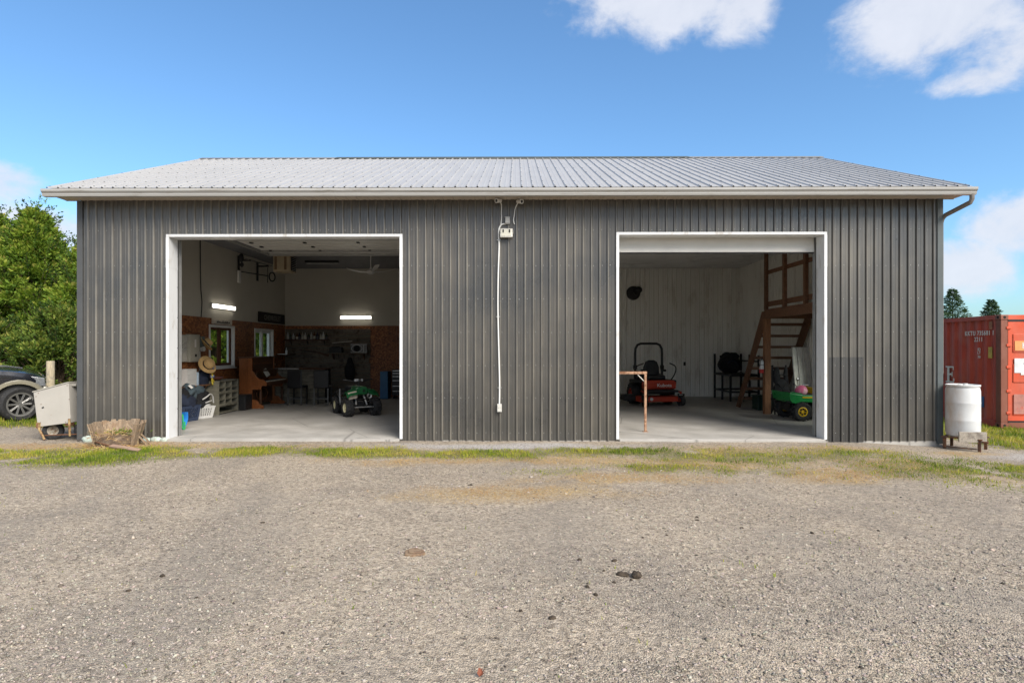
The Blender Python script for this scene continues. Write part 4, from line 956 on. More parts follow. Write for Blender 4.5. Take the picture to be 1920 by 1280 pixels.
# unit heater
s = thing('unit_heater', 'beige ceiling-hung unit heater near the ceiling fan', 'heater', (-6.39, 6.2, 3.98))
M_bg = pm('beige_heater', (.36, .29, .19), .5, 0, .1, 5)
B(-.24, .24, -.2, .25, -.245, .2).ob('cabinet', M_bg, s, bev=.012); B(-.2, -.13, -.206, -.2005, -.19, .17).ob('stripe', pm('brown_stripe', (.15, .095, .05), .6), s); B(.07, .14, -.206, -.2005, -.19, .17).ob('stripe', pm('brown_stripe', (.15, .095, .05)), s)
B(.2405, .25, -.14, .22, -.2, .17).ob('grille', M_dark, s)
for k in range(7): G().box(-.006, .028, -.13, .21, -.004, .004, M=T(.252, 0, -.17 + k * .05) @ RY(25)).ob('louvre', M_silver, s)
for x in (-.18, .18): G().cyl((x, 0, .2), (x, 0, .23), .006).cyl((x, .1, .2), (x, .1, .232), .006).ob('hanger', M_galv, s)
# unlit ceiling fixture
s = thing('ceiling_light', 'unlit long fluorescent fixture on the ceiling of the left bay', 'ceiling light', (-5.65, 7.2, ZS))
B(-.5, .5, -.07, .07, -.06, -.002).ob('housing', M_steelb, s, bev=.005)
for y in (-.035, .035): G().cyl((-.47, y, -.08), (.47, y, -.08), .013).ob('tube', M_silver, s, True)
# ceiling fan
s = thing('ceiling_fan', 'white three-blade ceiling fan on a long rod', 'ceiling fan', (-3.80, 5.6, ZS))
G().lathe([(0, -.003), (.07, -.003), (.06, -.09), (.02, -.11), (0, -.11)], 20).ob('canopy', M_wplast, s, True); G().cyl((0, 0, -.1), (0, 0, -.47), .013).ob('rod', M_wplast, s, True)
G().lathe([(0, -.43), (.03, -.43), (.035, -.48), (.09, -.50), (.105, -.53), (.10, -.57), (.05, -.60), (0, -.605)], 24).ob('motor', M_wplast, s, True)
for a in (14, 172, -62):
    V = []; n = 8
    for i in range(n + 1):
        t = i / n; r_ = .10 + .58 * t; hw = .018 + .052 * sst(.12, .5, t) * (1 if t < .9 else .75); up = .11 * t * t
        V += [(r_, -hw, -.545 + up - .012), (r_, hw, -.545 + up + .012), (r_, hw, -.539 + up + .012), (r_, -hw, -.539 + up - .012)]
    Fc = [(i * 4 + q, i * 4 + (q + 1) % 4, i * 4 + 4 + (q + 1) % 4, i * 4 + 4 + q) for i in range(n) for q in range(4)] + [(0, 1, 2, 3), (n * 4, n * 4 + 1, n * 4 + 2, n * 4 + 3)]
    G().add(V, Fc, M=RZ(a)).ob('blade', M_wplast, s, True)
# ---- things along the left wall
s = thing('wall_shelf', 'rough wooden shelf on brackets under the electrical panel', 'shelf', (LX, 2.75, .0))
B(.002, .32, -.75, .95, .72, .745).ob('board', wood_mat('brown_shelf', (.28, .14, .07), .3, (6, 1, 6)), s)
for y in (-.4, .25, .75): G().prism([(.004, .719), (.30, .719), (.004, .45)], y - .015, y + .015, 'y').ob('bracket', wood_mat('brown_shelf', (.28, .14, .07)), s)
s = thing('white_crate', 'white slotted plastic crate on the wooden shelf', 'crate', (LX + .16, 2.84, .746))
g = G().box(-.13, .13, -.19, .19, 0, .02).box(-.13, -.12, -.19, .19, .02, .38).box(-.12, .12, -.19, -.18, .02, .38).box(-.12, .12, .18, .19, .02, .38).box(.12, .13, -.19, .19, .02, .27).box(.12, .13, -.19, .19, .36, .38)
for k in range(8): g.box(.12, .13, -.19 + k * .05, -.165 + k * .05, .27, .36)
g.ob('crate_body', M_wplast, s); G().box(.1305, .133, -.17, .17, .14, .145).ob('rib', M_silver, s)
o = B(-.10, .10, -.03, .03, 0, .3).ob('binder', pm('light_blue_card', (.42, .52, .62), .6), None, bev=.004); o.location = (LX + .18, 3.12, .746); tag(o, 'pale blue binder standing beside the white crate', 'binder')
M_straw = pm('straw_weave', (.46, .30, .13), .85, 0, .25, 60, (.30, .17, .06), .4, 90, bump=.6, bsc=140)
def hat(loc, rot, r, lab):
    t = thing('straw_hat', lab, 'hat', loc, 0, 'straw hats on the left wall', rot)
    V = [(r, -.005 + 0), (r * .97, .008), (r * .6, .012), (r * .56, .03), (r * .52, .12), (r * .42, .15), (0, .145), (0, .13), (r * .4, .135), (r * .5, .03), (r * .55, 0), (r, -.012)]
    g = G().lathe(V, 30); g.v = [(x, y, z + .04 * (x / r) ** 2 * (1 if abs(z) < .02 else 0)) for x, y, z in g.v]; g.ob('hat_body', M_straw, t, True, ang=60)
    G().lathe([(r * .585, .018), (r * .57, .055), (r * .54, .055), (r * .55, .018)], 30).ob('band', M_black, t, True)
hat((-7.13, 3.34, 1.69), (R(-24), R(48), R(4)), .19, 'upper straw hat, brim seen edge-on beside the brown window')
hat((-7.12, 3.42, 1.20), (R(8), R(64), R(-14)), .225, 'lower straw hat with black band above the yellow gloves')
def heap(name, parts, mat, par=None, seed=1, nu=26, nv=16, amp=.25):
    """crumpled cloth: ellipsoids pushed about by noise"""
    g = G(); rr = random.Random(seed)
    for c, r_ in parts: g.ell(c, r_, nu, nv, 0)
    V = np.array(g.v); n1 = fbm(V[:, 0] + V[:, 2] * .7, V[:, 1] - V[:, 2] * .6, .16, seed, 3) - .5; n2 = fbm(V[:, 0] * .5 - V[:, 2], V[:, 1] + V[:, 2] * .8, .07, seed + 5, 2) - .5
    C_ = V.mean(0); D_ = V - C_; D_ /= np.linalg.norm(D_, axis=1)[:, None] + 1e-6; V = V + D_ * (n1 * amp + n2 * amp * .35)[:, None]
    if par is None or True: V[:, 2] = np.maximum(V[:, 2], .004)
    g.v = [tuple(v) for v in V]; return g.ob(name, mat, par, True, ang=60)
s = thing('jacket', 'dark jacket hanging from a hook below the straw hats', 'jacket', (-7.28, 3.54, .66)); heap('jacket_body', [((0, 0, .22), (.12, .2, .26))], M_navy, s, 4, amp=.1)
# gloves: yellow with blue-white cuffs
s = thing('work_gloves', 'yellow work gloves hanging below the lower straw hat', 'gloves', (-7.05, 3.50, .76), R(20))
M_yel = pm('yellow_leather', (.62, .48, .05), .7, 0, .15, 12)
for k, (dz, dy) in enumerate(((.20, 0), (.0, .03))):
    g = G().ell((0, dy, dz + .09), (.022, .05, .07), 12, 8)
    for i, (fy, ln) in enumerate(((-.036, .07), (-.013, .085), (.012, .08), (.034, .06))): g.tube([(0, dy + fy * .8, dz + .05), (.012, dy + fy * 1.25, dz + .0), (.018, dy + fy * 1.4, dz + .05 - ln)], [.014, .013, .009], 7)
    g.tube([(0, dy + .035, dz + .1), (.02, dy + .075, dz + .07), (.03, dy + .085, dz + .03)], [.016, .014, .009], 7); g.ob('glove', M_yel, s, True, ang=60)
    G().cyl((0, dy, dz + .14), (0, dy, dz + .2), .042, .05, 12).ob('cuff', pm('blue_white_cuff', (.10, .14, .30), .8, 0, .3, 30, (.7, .7, .7), .45, 30), s)
# cubby unit: opens towards +x
s = thing('cubby_unit', 'grey painted wooden cubby shelf unit beside the piano', 'cubby shelf', (-7.43, 3.63, .002))
B(0, .48, 0, .025, 0, .79).ob('side_panel', M_cub, s); B(0, .48, .975, 1.0, 0, .79).ob('side_panel', M_cub, s); B(0, .485, -.005, 1.005, .7905, .812).ob('top', M_cub, s); B(0, .012, .0255, .9745, .01, .79).ob('back', M_cub, s)
for y in (.335, .655): B(.013, .475, y - .008, y + .008, .2, .79).ob('divider', M_cub, s)
for z in (.04, .2, .36, .5, .64): B(.013, .47, .0255, .9745, z - .016, z).ob('shelf_board', M_cub, s)
for k in range(6): B(.4705, .482, .03 + .32 * (k % 3), .33 + .31 * (k % 3), .205 + .3 * (k // 3), .25 + .3 * (k // 3)).ob('lip', M_cub, s)
o = G().lathe([(0, .01), (.1, .0), (.17, .04), (.185, .075), (.17, .07), (.1, .03), (0, .025)], 26).ob('brown_bowl', pm('brown_glaze', (.13, .045, .03), .35), None, True); o.location = (-7.2, 3.95, .815); tag(o, 'shallow brown bowl on top of the cubby unit', 'bowl')
o = G().box(-.2, .2, -.2, .2, 0, .37).box(-.21, .21, -.21, .21, .37, .395).ob('black_bin', M_black, None, bev=.015); o.location = (-7.0, 4.88, .003); tag(o, 'square black bin between cubby unit and piano', 'bin')
# laundry baskets
def basket(loc, rz, L_, W_, H_, mat, lab):
    t = thing('laundry_basket', lab, 'basket', loc, rz); k = .82; g = G()
    def wall(p0, p1, q0, q1, n):
        # strip of bars between bottom edge p0-p1 and top edge q0-q1
        p0, p1, q0, q1 = map(Vector, (p0, p1, q0, q1))
        def pt(u, v): return (p0.lerp(p1, u)).lerp(q0.lerp(q1, u), v)
        nrm = (p1 - p0).cross(q0 - p0); nrm.normalize()
        def patch(u0, u1, v0, v1):
            c = [pt(u0, v0), pt(u1, v0), pt(u1, v1), pt(u0, v1)]; d = [x + nrm * .006 for x in c]
            g.add(c + d, [(0, 1, 2, 3), (7, 6, 5, 4), (0, 1, 5, 4), (1, 2, 6, 5), (2, 3, 7, 6), (3, 0, 4, 7)])
        patch(0, 1, 0, .22); patch(0, 1, .88, 1); patch(0, .14, .22, .88); patch(.86, 1, .22, .88)
        for i in range(n): a = .14 + .72 * i / n; patch(a, a + .72 / n * .55, .22, .88)
        for v in (.42, .64): patch(.14, .86, v, v + .06)
    a, b = L_ / 2 * k, W_ / 2 * k; A, B_ = L_ / 2, W_ / 2
    lo = [(-a, -b, 0), (a, -b, 0), (a, b, 0), (-a, b, 0)]; hi = [(-A, -B_, H_), (A, -B_, H_), (A, B_, H_), (-A, B_, H_)]
    for i in range(4): wall(lo[i], lo[(i + 1) % 4], hi[i], hi[(i + 1) % 4], 7)
    g.box(-a, a, -b, b, 0, .008); g.ob('basket_body', mat, t); G().tube([(-A, -B_, H_), (A, -B_, H_), (A, B_, H_), (-A, B_, H_)], .012, 6, True).ob('rim', mat, t)
    return t
basket((-7.12, 3.02, .003), R(60), .58, .40, .26, M_wplast, 'white plastic laundry basket with clothes')
basket((-7.13, 2.42, .003), R(80), .60, .42, .33, pm('navy_plastic', (.035, .05, .095), .45), 'navy plastic laundry basket heaped with dark clothes')
s = thing('clothes_pile', 'heap of dark navy clothes over the navy basket', 'clothes', (-7.13, 2.44, .25)); heap('garment', [((0, 0, .18), (.2, .3, .24))], M_navy, s, 12, amp=.22); heap('garment', [((.02, .1, .34), (.17, .2, .2))], M_greycloth, s, 13, amp=.22); heap('garment', [((-.03, -.12, .30), (.18, .2, .22))], M_blkcloth, s, 14, amp=.22)
G().box(-.05, .05, -.03, .03, 0, .01, M=T(.14, .03, .5) @ RY(40) @ RX(30)).ob('paper', M_wplast, s)
s = thing('jacket_pile', 'black jacket with white stripes bundled on the white basket', 'clothes', (-7.1, 3.06, .2)); heap('jacket_body', [((0, 0, .18), (.18, .28, .22)), ((.02, .12, .3), (.14, .18, .15))], M_blkcloth, s, 16, amp=.16)
heap('jacket_lining', [((-.05, .02, .42), (.14, .2, .12))], M_greycloth, s, 17, amp=.14)
for k in range(2): G().tube(smooth_path([(.17, -.2, .24 + k * .0), (.20, -.05, .30), (.19, .1, .34), (.18, .22, .28), (.16, .3, .12)] if k == 0 else [(.2, -.12, .16), (.22, .0, .18), (.21, .12, .19)]), .016 if k == 0 else .013, 6).ob('white_stripe', M_wplast, s)
heap('white_shirt', [((.1, -.02, .08), (.1, .16, .06))], M_wplast, s, 18, amp=.1)
# blue sled with green rope at the jamb
s = thing('blue_sled', 'bright blue plastic sled with green handle leaning by the left jamb', 'sled', (-6.45, 1.15, .003), R(-12))
V = []; n = 10
for i in range(n + 1):
    t = i / n; z = t * .34; w_ = .07 + .07 * t; bow = .05 * math.sin(t * 3)
    V += [(-w_, bow, z), (-w_ * .5, bow - .04, z), (w_ * .5, bow - .04, z), (w_, bow, z), (w_, bow + .012, z), (w_ * .5, bow - .028, z), (-w_ * .5, bow - .028, z), (-w_, bow + .012, z)]
Fc = [(i * 8 + q, i * 8 + (q + 1) % 8, i * 8 + 8 + (q + 1) % 8, i * 8 + 8 + q) for i in range(n) for q in range(8)] + [tuple(range(8)), tuple(range(n * 8, n * 8 + 8))]
G().add(V, Fc).ob('shell', pm('bright_blue_plastic', (.02, .20, .62), .4), s, True); G().tube(smooth_path([(.08, -.05, .3), (.11, -.07, .15), (.10, -.07, .04), (.135, -.06, .02), (.14, -.06, .16)]), .014, 6).ob('handle', pm('green_plastic', (.04, .36, .10), .5), s, True)
# ---- upright piano: back to the left wall, keys towards +x
s = thing('upright_piano', 'red-brown upright piano against the left wall under the window', 'piano', (-7.43, 5.13, .002))
PL = 1.48
for y in (0, PL - .05):
    B(.50, .60, y, y + .05, .06, 1.33).ob('side_panel', M_piano, s, bev=.004); B(.26, .4995, y + .004, y + .046, .05, 1.33).ob('side_back', M_piano, s)
    G().prism([(.6005, .60), (.98, .60), (.98, .70), (.90, .76), (.80, .78), (.72, .84), (.66, .95), (.6005, 1.0)], y + .002, y + .048, 'y').ob('cheek', M_piano, s, bev=.006)
    G().prism([(.6005, .60), (.86, .599), (.82, .50), (.6005, .50)], y + .004, y + .046, 'y').ob('bracket', M_piano, s, bev=.006)
    G().prism([(.49, .0), (.90, .0), (.90, .07), (.80, .12), (.72, .22), (.49, .26)], y - .006, y + .056, 'y').ob('foot', M_piano, s, bev=.008)
    G().lathe([(.025, .12), (.04, .16), (.028, .22), (.045, .34), (.03, .46), (.045, .5), (.0, .5)], 14, T(.82, y + .025, 0)).ob('front_leg', M_pianod, s, True)
B(.24, .66, -.02, PL + .02, 1.331, 1.37).ob('lid', M_pianod, s, bev=.008); B(.55, .58, .051, PL - .051, .80, 1.33).ob('upper_panel', M_pianod, s)
for k in range(2):
    for i in range(9): G().cyl((.581, .2 + i * .13, .98 + k * .2), (.589, .2 + i * .13, .98 + k * .2), .016, n=8).ob('carving', M_piano, s)
B(.52, .55, .051, PL - .051, .1, .599).ob('lower_panel', M_pianod, s); G().tube([(.555, PL / 2 + .35 * math.cos(R(a)), .34 + .16 * math.sin(R(a))) for a in range(0, 360, 15)], .012, 6, True).ob('panel_moulding', M_piano, s)
B(.581, .97, .051, PL - .051, .602, .70).ob('key_bed', M_pianod, s); B(.78, .965, .09, PL - .09, .7005, .725).ob('keys', pm('ivory_keys', (.60, .57, .48), .3), s)
for i in range(26): B(.782, .88, .12 + i * .048, .142 + i * .048, .7255, .738).ob('black_key', M_black, s)
G().box(0, .22, .06, PL - .06, 0, .012, M=T(.66, 0, .80) @ RY(-72)).ob('music_desk', M_pianod, s)
o = G().box(-.11, .11, -.15, .15, 0, .004).ob('sheet_music', pm('paper', (.62, .60, .54), .7), None); o.matrix_world = T(-6.70, 5.72, .93) @ RY(62) @ RZ(12); tag(o, 'open sheet music on the piano', 'sheet music')
# ---- bar counter
s = thing('bar_counter', 'bar counter faced with whitewashed reclaimed boards', 'bar', (-6.15, 6.75, .002))
B(-.72, .72, .03, .55, 0, .98).ob('carcass', M_dark, s); B(-.80, .78, -.10, .62, .981, 1.02).ob('counter_top', M_pianod, s, bev=.006); B(-.80, .0, -.106, -.1005, .985, 1.016).ob('edge_strip', M_silver, s)
z = .0
while z < .95:
    h = random.choice([.09, .11, .13]); x = -.73; h = min(h, .978 - z)
    while x < .73:
        x1 = min(.73, x + random.uniform(.3, .9)); dp = random.uniform(.012, .024); B(x + .002, x1 - .002, .029 - dp, .029, z + .003, z + h - .003).ob('board', M_barwood, s); x = x1
    z += h
# stools
def stool(loc, rz, lab):
    t = thing('bar_chair', lab, 'chair', loc, rz, 'black chairs at the bar')
    B(-.21, .21, -.20, -.15, .48, .98).ob('backrest', M_vinyl, t, bev=.02); B(-.215, .215, -.1495, .22, .47, .54).ob('seat', M_vinyl, t, bev=.02)
    for x in (-.19, .19):
        for y in (-.175, .19): B(x - .018, x + .018, y - .018, y + .018, 0, .469).ob('leg', M_steelb if y > 0 else pm('grey_leg', (.13, .13, .13), .4, .4), t)
    for y in (-.175, .19): B(-.171, .171, y - .012, y + .012, .17, .195).ob('stretcher', M_steelb if y > 0 else pm('grey_leg', (.13, .13, .13)), t)
    return t
stool((-6.05, 6.28, .003), R(-4), 'left black chair at the bar, nearer the piano'); stool((-5.32, 6.26, .003), R(3), 'right black chair at the bar, beside the quad bike')
# shelf with bottles
s = thing('bottle_shelf', 'dark narrow wall shelf carrying a row of bottles', 'shelf', (-6.68, 8.92, 1.84)); B(-.72, .72, -.16, .0, 0, .025).ob('board', M_pianod, s); B(-.72, .72, -.165, -.155, .026, .05).ob('lip', M_pianod, s)
for x in (-.55, 0, .55): G().prism([(-.005, -.001), (-.13, -.001), (-.005, -.14)], x - .01, x + .01, 'x').ob('bracket', M_steelb, s)
bcol = [(.45, .46, .46), (.03, .05, .03), (.5, .5, .52), (.10, .04, .015), (.02, .02, .05), (.35, .33, .28)]
for i in range(14):
    k = i % 6; h = random.uniform(.2, .27); r_ = random.uniform(.032, .042)
    m = pm('bottle_glass_%d' % k, bcol[k], .12, 0, .1, 8, spec=.7)
    o = G().lathe([(0, 0), (r_, .0), (r_, h * .62), (r_ * .8, h * .7), (r_ * .36, h * .8), (r_ * .36, h), (0, h)], 14).ob('bottle', m, None, True); o.location = (-7.32 + i * .098 + random.uniform(-.02, .02), 8.84, 1.866)
    G().lathe([(r_ + .001, h * .15), (r_ + .001, h * .5)], 14).ob('bottle_label', pm('bottle_paper_%d' % (i % 3), [(.5, .48, .42), (.06, .06, .07), (.4, .38, .33)][i % 3], .7), o)
    tag(o, 'small liquor bottle in the row on the wall shelf', 'bottle', 'bottles on the wall shelf')
s = thing('corner_shelf', 'short white-edged shelf in the corner right of the white window', 'shelf', (-7.25, 8.5, 1.40)); B(-.19, .19, -.35, .35, 0, .02).ob('board', M_pianod, s); B(-.12, .19, -.357, -.3505, .0, .02).ob('edge', M_wplast, s)
o = G().lathe([(0, 0), (.035, 0), (.04, .1), (.015, .14), (.015, .2), (0, .2)], 12).ob('bottle', pm('bottle_glass_0', bcol[0]), None, True); o.location = (-7.15, 8.3, 1.421); tag(o, 'lone clear bottle on the short corner shelf', 'bottle')
# rifle on the boards
s = thing('mounted_rifle', 'old long gun hung on the reclaimed board wall', 'rifle', (-6.45, 8.90, 1.47), 0, None, (0, R(6), 0))
G().cyl((-.5, 0, .01), (.1, 0, .01), .011, n=8).ob('barrel', M_steelb, s); G().prism([(-.25, -.012), (.08, -.015), (.16, -.03), (.30, -.075), (.46, -.11), (.48, -.02), (.30, -.005), (.14, .022), (-.25, .0)], -.018, .018, 'y').ob('stock', M_pianod, s, bev=.005)
G().tube([(.12, 0, -.03), (.14, 0, -.06), (.19, 0, -.055), (.2, 0, -.035)], .005, 6).ob('trigger_guard', M_steelb, s)
# shelf with black box and speaker
s = thing('tool_shelf', 'rough plank shelf on the boards above the quad bike', 'shelf', (-5.32, 8.92, 1.42)); B(-.62, .66, -.30, .0, 0, .03).ob('board', M_plank, s)
for x in (-.5, .5): G().prism([(-.005, -.001), (-.26, -.001), (-.005, -.2)], x - .015, x + .015, 'x').ob('bracket', M_fird, s)
for x in (-.45, -.3, -.12, .05, .2): G().tube([(x, -.2, -.002), (x, -.2, -.12 - .1 * (x > 0)), (x + .03, -.2, -.16 - .1 * (x > 0))], .008, 6).ob('hook', M_steelb, s)
o = G().box(-.2, .2, -.12, .12, 0, .17).box(-.14, .1, -.09, .09, .17, .2).ob('black_box', M_black, None, bev=.012); o.location = (-5.70, 8.76, 1.452); tag(o, 'black appliance at the left end of the plank shelf', 'appliance')
s = thing('boombox', 'silver framed radio with one big oval speaker on the plank shelf', 'radio', (-4.95, 8.78, 1.452))
B(-.27, .27, -.1, .1, 0, .28).ob('case', pm('dark_silver', (.14, .14, .14), .4, .3), s, bev=.012)
G().tube([(-.06 + .17 * math.cos(R(a)), -.104, .14 + .115 * math.sin(R(a))) for a in range(0, 360, 15)], .011, 6, True).ob('speaker_ring', M_silver, s, True); G().cyl((-.06, -.1005, .14), (-.06, -.106, .14), .105, n=20).ob('speaker_cone', M_dark, s)
for a in [(-.262, .262, -.1065, -.1005, .262, .276), (-.262, .262, -.1065, -.1005, .004, .018), (.155, .165, -.1065, -.1005, .02, .26)]: B(*a).ob('trim', M_silver, s)
G_ = G().box(-.33, .33, -.02, .02, -.012, .012, M=RY(-5)).ob('level_bar', pm('pale_stick', (.42, .40, .36), .6), None); G_.location = (-5.55, 8.90, 1.80); tag(G_, 'pale straight stick fixed to the boards above the shelf', 'stick')
s = thing('work_coat', 'long black coat hanging behind the quad bike', 'coat', (-5.25, 8.72, .52)); heap('coat_body', [((0, 0, .34), (.17, .12, .36)), ((0, 0, .62), (.1, .09, .18))], M_blkcloth, s, 22, amp=.08)
# tool cabinets
s = thing('blue_cabinet', 'narrow blue metal locker by the black tool chest', 'cabinet', (-4.02, 8.35, .003))
M_blue = pm('blue_locker', (.02, .11, .24), .45, 0, .12, 6); B(-.13, .12, -.15, .3, 0, .86).ob('carcass', M_blue, s, bev=.005); B(-.125, .115, -.163, -.1505, .02, .47).ob('door', M_blue, s, bev=.004); B(-.125, .115, -.163, -.1505, .485, .85).ob('door', M_blue, s, bev=.004)
s = thing('tool_chest', 'black rolling tool chest with silver drawer pulls', 'tool chest', (-3.42, 8.40, .003)); B(-.36, .36, -.18, .3, .10, .92).ob('carcass', M_steelb, s, bev=.006)
for z0, z1 in ((.12, .27), (.28, .43), (.44, .60), (.61, .73), (.74, .83), (.84, .91)):
    d = B(-.345, .345, -.195, -.1805, z0, z1 - .008).ob('drawer', M_steelb, s, bev=.003); B(-.33, .33, -.207, -.1955, z1 - .04, z1 - .017).ob('pull', M_silver, d)
for x in (-.3, .3): G().cyl((x - .02, -.1, .05), (x + .02, -.1, .05), .05, n=14).ob('caster', M_rubber, s)

# ---- kids' quad bike, local forward is -y
s = thing('quad_bike', 'green kids quad bike with cream rims and knobby tyres', 'quad bike', (-3.73, 3.88, .003), R(31))
M_qg = pm('green_quad_plastic', (.008, .10, .03), .35, 0, .2, 5, (.010, .012, .012), .42, 5, spec=.5); M_cream = pm('cream_rim', (.62, .57, .36), .5, 0, .1, 8)
for x in (-1, 1):
    for y in (-.46, .46):
        wheel(.205, .19, .105, M_rubber, M_cream, s, T(x * .325, y, .205) @ (RZ(0) if x > 0 else RZ(180)) @ RZ(6 if y < 0 else 0), 26, 14)
G().cyl((-.3, -.46, .205), (.3, -.46, .205), .014).cyl((-.3, .46, .205), (.3, .46, .205), .02).ob('axle', M_silver, s)
G().box(-.08, .08, -.40, .42, .2, .34).box(-.12, .12, -.1, .2, .16, .40).ob('engine_frame', M_steelb, s, bev=.01)
for x in (-.1, .1):
    G().cyl((x * 1.3, -.44, .26), (x * .8, -.30, .52), .022).ob('shock', M_silver, s, True)
    G().cyl((x * .8, -.28, .25), (x * 2.6, -.45, .2), .011).cyl((x * .8, -.4, .25), (x * 2.6, -.47, .2), .011).ob('suspension_arm', M_steelb, s)
G().prism([(-.12, .50), (.12, .50), (.17, .62), (.10, .69), (-.10, .69), (-.17, .62)], -.48, -.12, 'y').ob('nose', M_qg, s, bev=.03)
for x in (-1, 1):
    def fen(y0, y1, z0, z1, nm):
        V = []; n = 8
        for i in range(n + 1):
            t = i / n; y = y0 + (y1 - y0) * t; z = z0 + (z1 - z0) * math.sin(math.pi * (.12 + .76 * t))
            V += [(x * .13, y, z + .04), (x * .29, y, z + .02), (x * .38, y, z - .04), (x * .38, y, z - .055), (x * .29, y, z), (x * .13, y, z + .02)]
        Fc = [(i * 6 + q, i * 6 + (q + 1) % 6, i * 6 + 6 + (q + 1) % 6, i * 6 + 6 + q) for i in range(n) for q in range(6)] + [tuple(range(6)), tuple(range(n * 6, n * 6 + 6))]
        G().add(V, Fc).ob(nm, M_qg if 'front' in nm else M_black, s, True)
    fen(-.62, -.24, .43, .60, 'front_fender'); fen(.2, .72, .42, .56, 'rear_fender')
    hl = G().lathe([(0, -.03), (.055, -.02), (.062, .02), (.055, .03), (.045, .022), (0, .016)], 16, T(x * .17, -.50, .47) @ RX(90)).ob('headlight', M_silver, s, True); G().ell((x * .17, -.52, .47), (.028, .012, .028), 10, 6).ob('bulb', M_dark, hl, True)
    G().cyl((x * .08, -.2, .80), (x * .33, -.14, .84), .013).ob('handlebar', M_steelb, s); G().cyl((x * .24, -.16, .832), (x * .35, -.13, .845), .02).ob('grip', M_black, s); G().box(x * .36 - .05, x * .36 + .05, -.2, .2, .27, .29).ob('foot_rest', M_steelb, s)
G().cyl((0, -.30, .55), (0, -.19, .80), .02).ob('steering_column', M_steelb, s); G().box(-.1, .1, -.01, .01, -.0, .06, M=T(0, -.21, .80)).ob('handlebar_pad', pm('pad_white', (.5, .5, .5), .5, 0, .3, 20, (.02, .02, .02), .5, 12), s, bev=.008)
G().ell((0, .02, .60), (.12, .17, .10), 16, 10).ob('tank_cover', M_qg, s, True); G().box(-.13, .13, .05, .6, .56, .66).ob('seat', M_vinyl, s, bev=.04)
G().box(-.1, .1, -.012, .0, -.09, .09, M=T(-.24, -.55, .50) @ RX(14) @ RY(-12)).ob('number_plate', pm('dirty_cream_plate', (.48, .42, .34), .6, 0, .2, 12), s, bev=.006)
G().tube([(-.13, -.49, .50), (-.13, -.56, .40), (.13, -.56, .40), (.13, -.49, .50)], .014, 8).ob('bumper_bar', M_steelb, s); G().tube([(-.38, .05, .62), (-.40, -.02, .45), (-.39, -.05, .25)], .022, 8).ob('side_bar', pm('grey_leg', (.13, .13, .13)), s)

# ================================================================ right bay
# mower, front is -y
s = thing('ride_on_mower', 'orange zero-turn mower with black roll bar parked by the back wall', 'mower', (4.10, 6.45, .003), R(8))
M_or = pm('mower_orange', (.42, .040, .016), .4, 0, .12, 4, (.10, .03, .02), .33, 8)
for x in (-1, 1):
    wheel(.29, .26, .15, M_rubber, M_or, s, T(x * .50, .32, .29) @ (RZ(0) if x > 0 else RZ(180)), 26, 18); wheel(.15, .12, .07, M_rubber, M_steelb, s, T(x * .52, -.62, .15) @ (RZ(12) if x > 0 else RZ(170)), 20, 0)
    G().tube([(x * .52, -.62, .33), (x * .52, -.60, .38), (x * .50, -.3, .40)], .03, 8).ob('caster_arm', M_or, s); G().box(x * .52 - .085, x * .52 - .07, -.66, -.58, .15, .33).box(x * .52 + .07, x * .52 + .085, -.66, -.58, .15, .33).box(x * .52 - .085, x * .52 + .085, -.66, -.58, .331, .345).ob('caster_fork', M_steelb, s)
    G().tube(smooth_path([(x * .36, .05, .60), (x * .50, -.02, .72), (x * .60, -.05, .92), (x * .57, -.10, 1.08), (x * .38, -.16, 1.17)]), .017, 8).ob('control_lever', M_black, s, True)
    B(x * .44 - .11, x * .44 + .11, -.25, .62, .60, .70).ob('fender', M_black, s, bev=.03)
G().prism([(-.46, .46), (.46, .46), (.47, .64), (.40, .70), (-.40, .70), (-.47, .64)], -.42, -.2, 'y').ob('front_cowl', M_or, s, bev=.02)
B(-.44, .44, -.47, -.4205, .50, .63).ob('front_panel', M_or, s, bev=.015); text('lettering', 'Kubota', .13, M_wplast, T(.1, -.472, .565) @ RX(90), s, sx=1.1); B(-.46, .46, -.60, -.25, .38, .44).ob('foot_plate', M_black, s, bev=.01)
G().prism([(-.58, -.62), (.58, -.62), (.66, -.35), (.66, .0), (-.66, .0), (-.66, -.35)], .12, .26, 'z').ob('mower_deck', M_or, s, bev=.02); G().cyl((-.33, -.63, .2), (-.33, -.64, .2), .045, n=12).ob('deck_badge', M_wplast, s)
G().prism([(-.66, -.3), (-.98, -.36), (-1.0, .05), (-.66, .1)], .14, .30, 'z').ob('discharge_chute', M_black, s, bev=.02); B(-.40, .40, -.2, .75, .30, .60).ob('chassis', M_steelb, s); B(-.34, .34, .3, .85, .60, .86).ob('engine_cover', M_black, s, bev=.05)
B(-.26, .26, -.18, .28, .70, .84).ob('seat', M_vinyl, s, bev=.05); g = G().prism([(-.24, .80), (.24, .80), (.23, 1.05), (.17, 1.2), (.08, 1.25), (-.08, 1.25), (-.17, 1.2), (-.23, 1.05)], .22, .34, 'y'); g.ob('seat_back', M_vinyl, s, bev=.04)
for x in (-1, 1): B(x * .30 - .035, x * .30 + .035, -.05, .26, .93, .99).ob('arm_rest', M_vinyl, s, bev=.02)
G().tube([(-.41, .48, .5), (-.41, .48, 1.45), (-.40, .48, 1.58), (-.34, .48, 1.69), (-.24, .48, 1.73), (.24, .48, 1.73), (.34, .48, 1.69), (.40, .48, 1.58), (.41, .48, 1.45), (.41, .48, .5)], .035, 10).ob('roll_bar', M_steelb, s, True)
for x in (-.41, .41): B(x - .05, x + .05, .44, .52, .98, 1.1).ob('roll_bar_hinge', M_steelb, s, bev=.01)
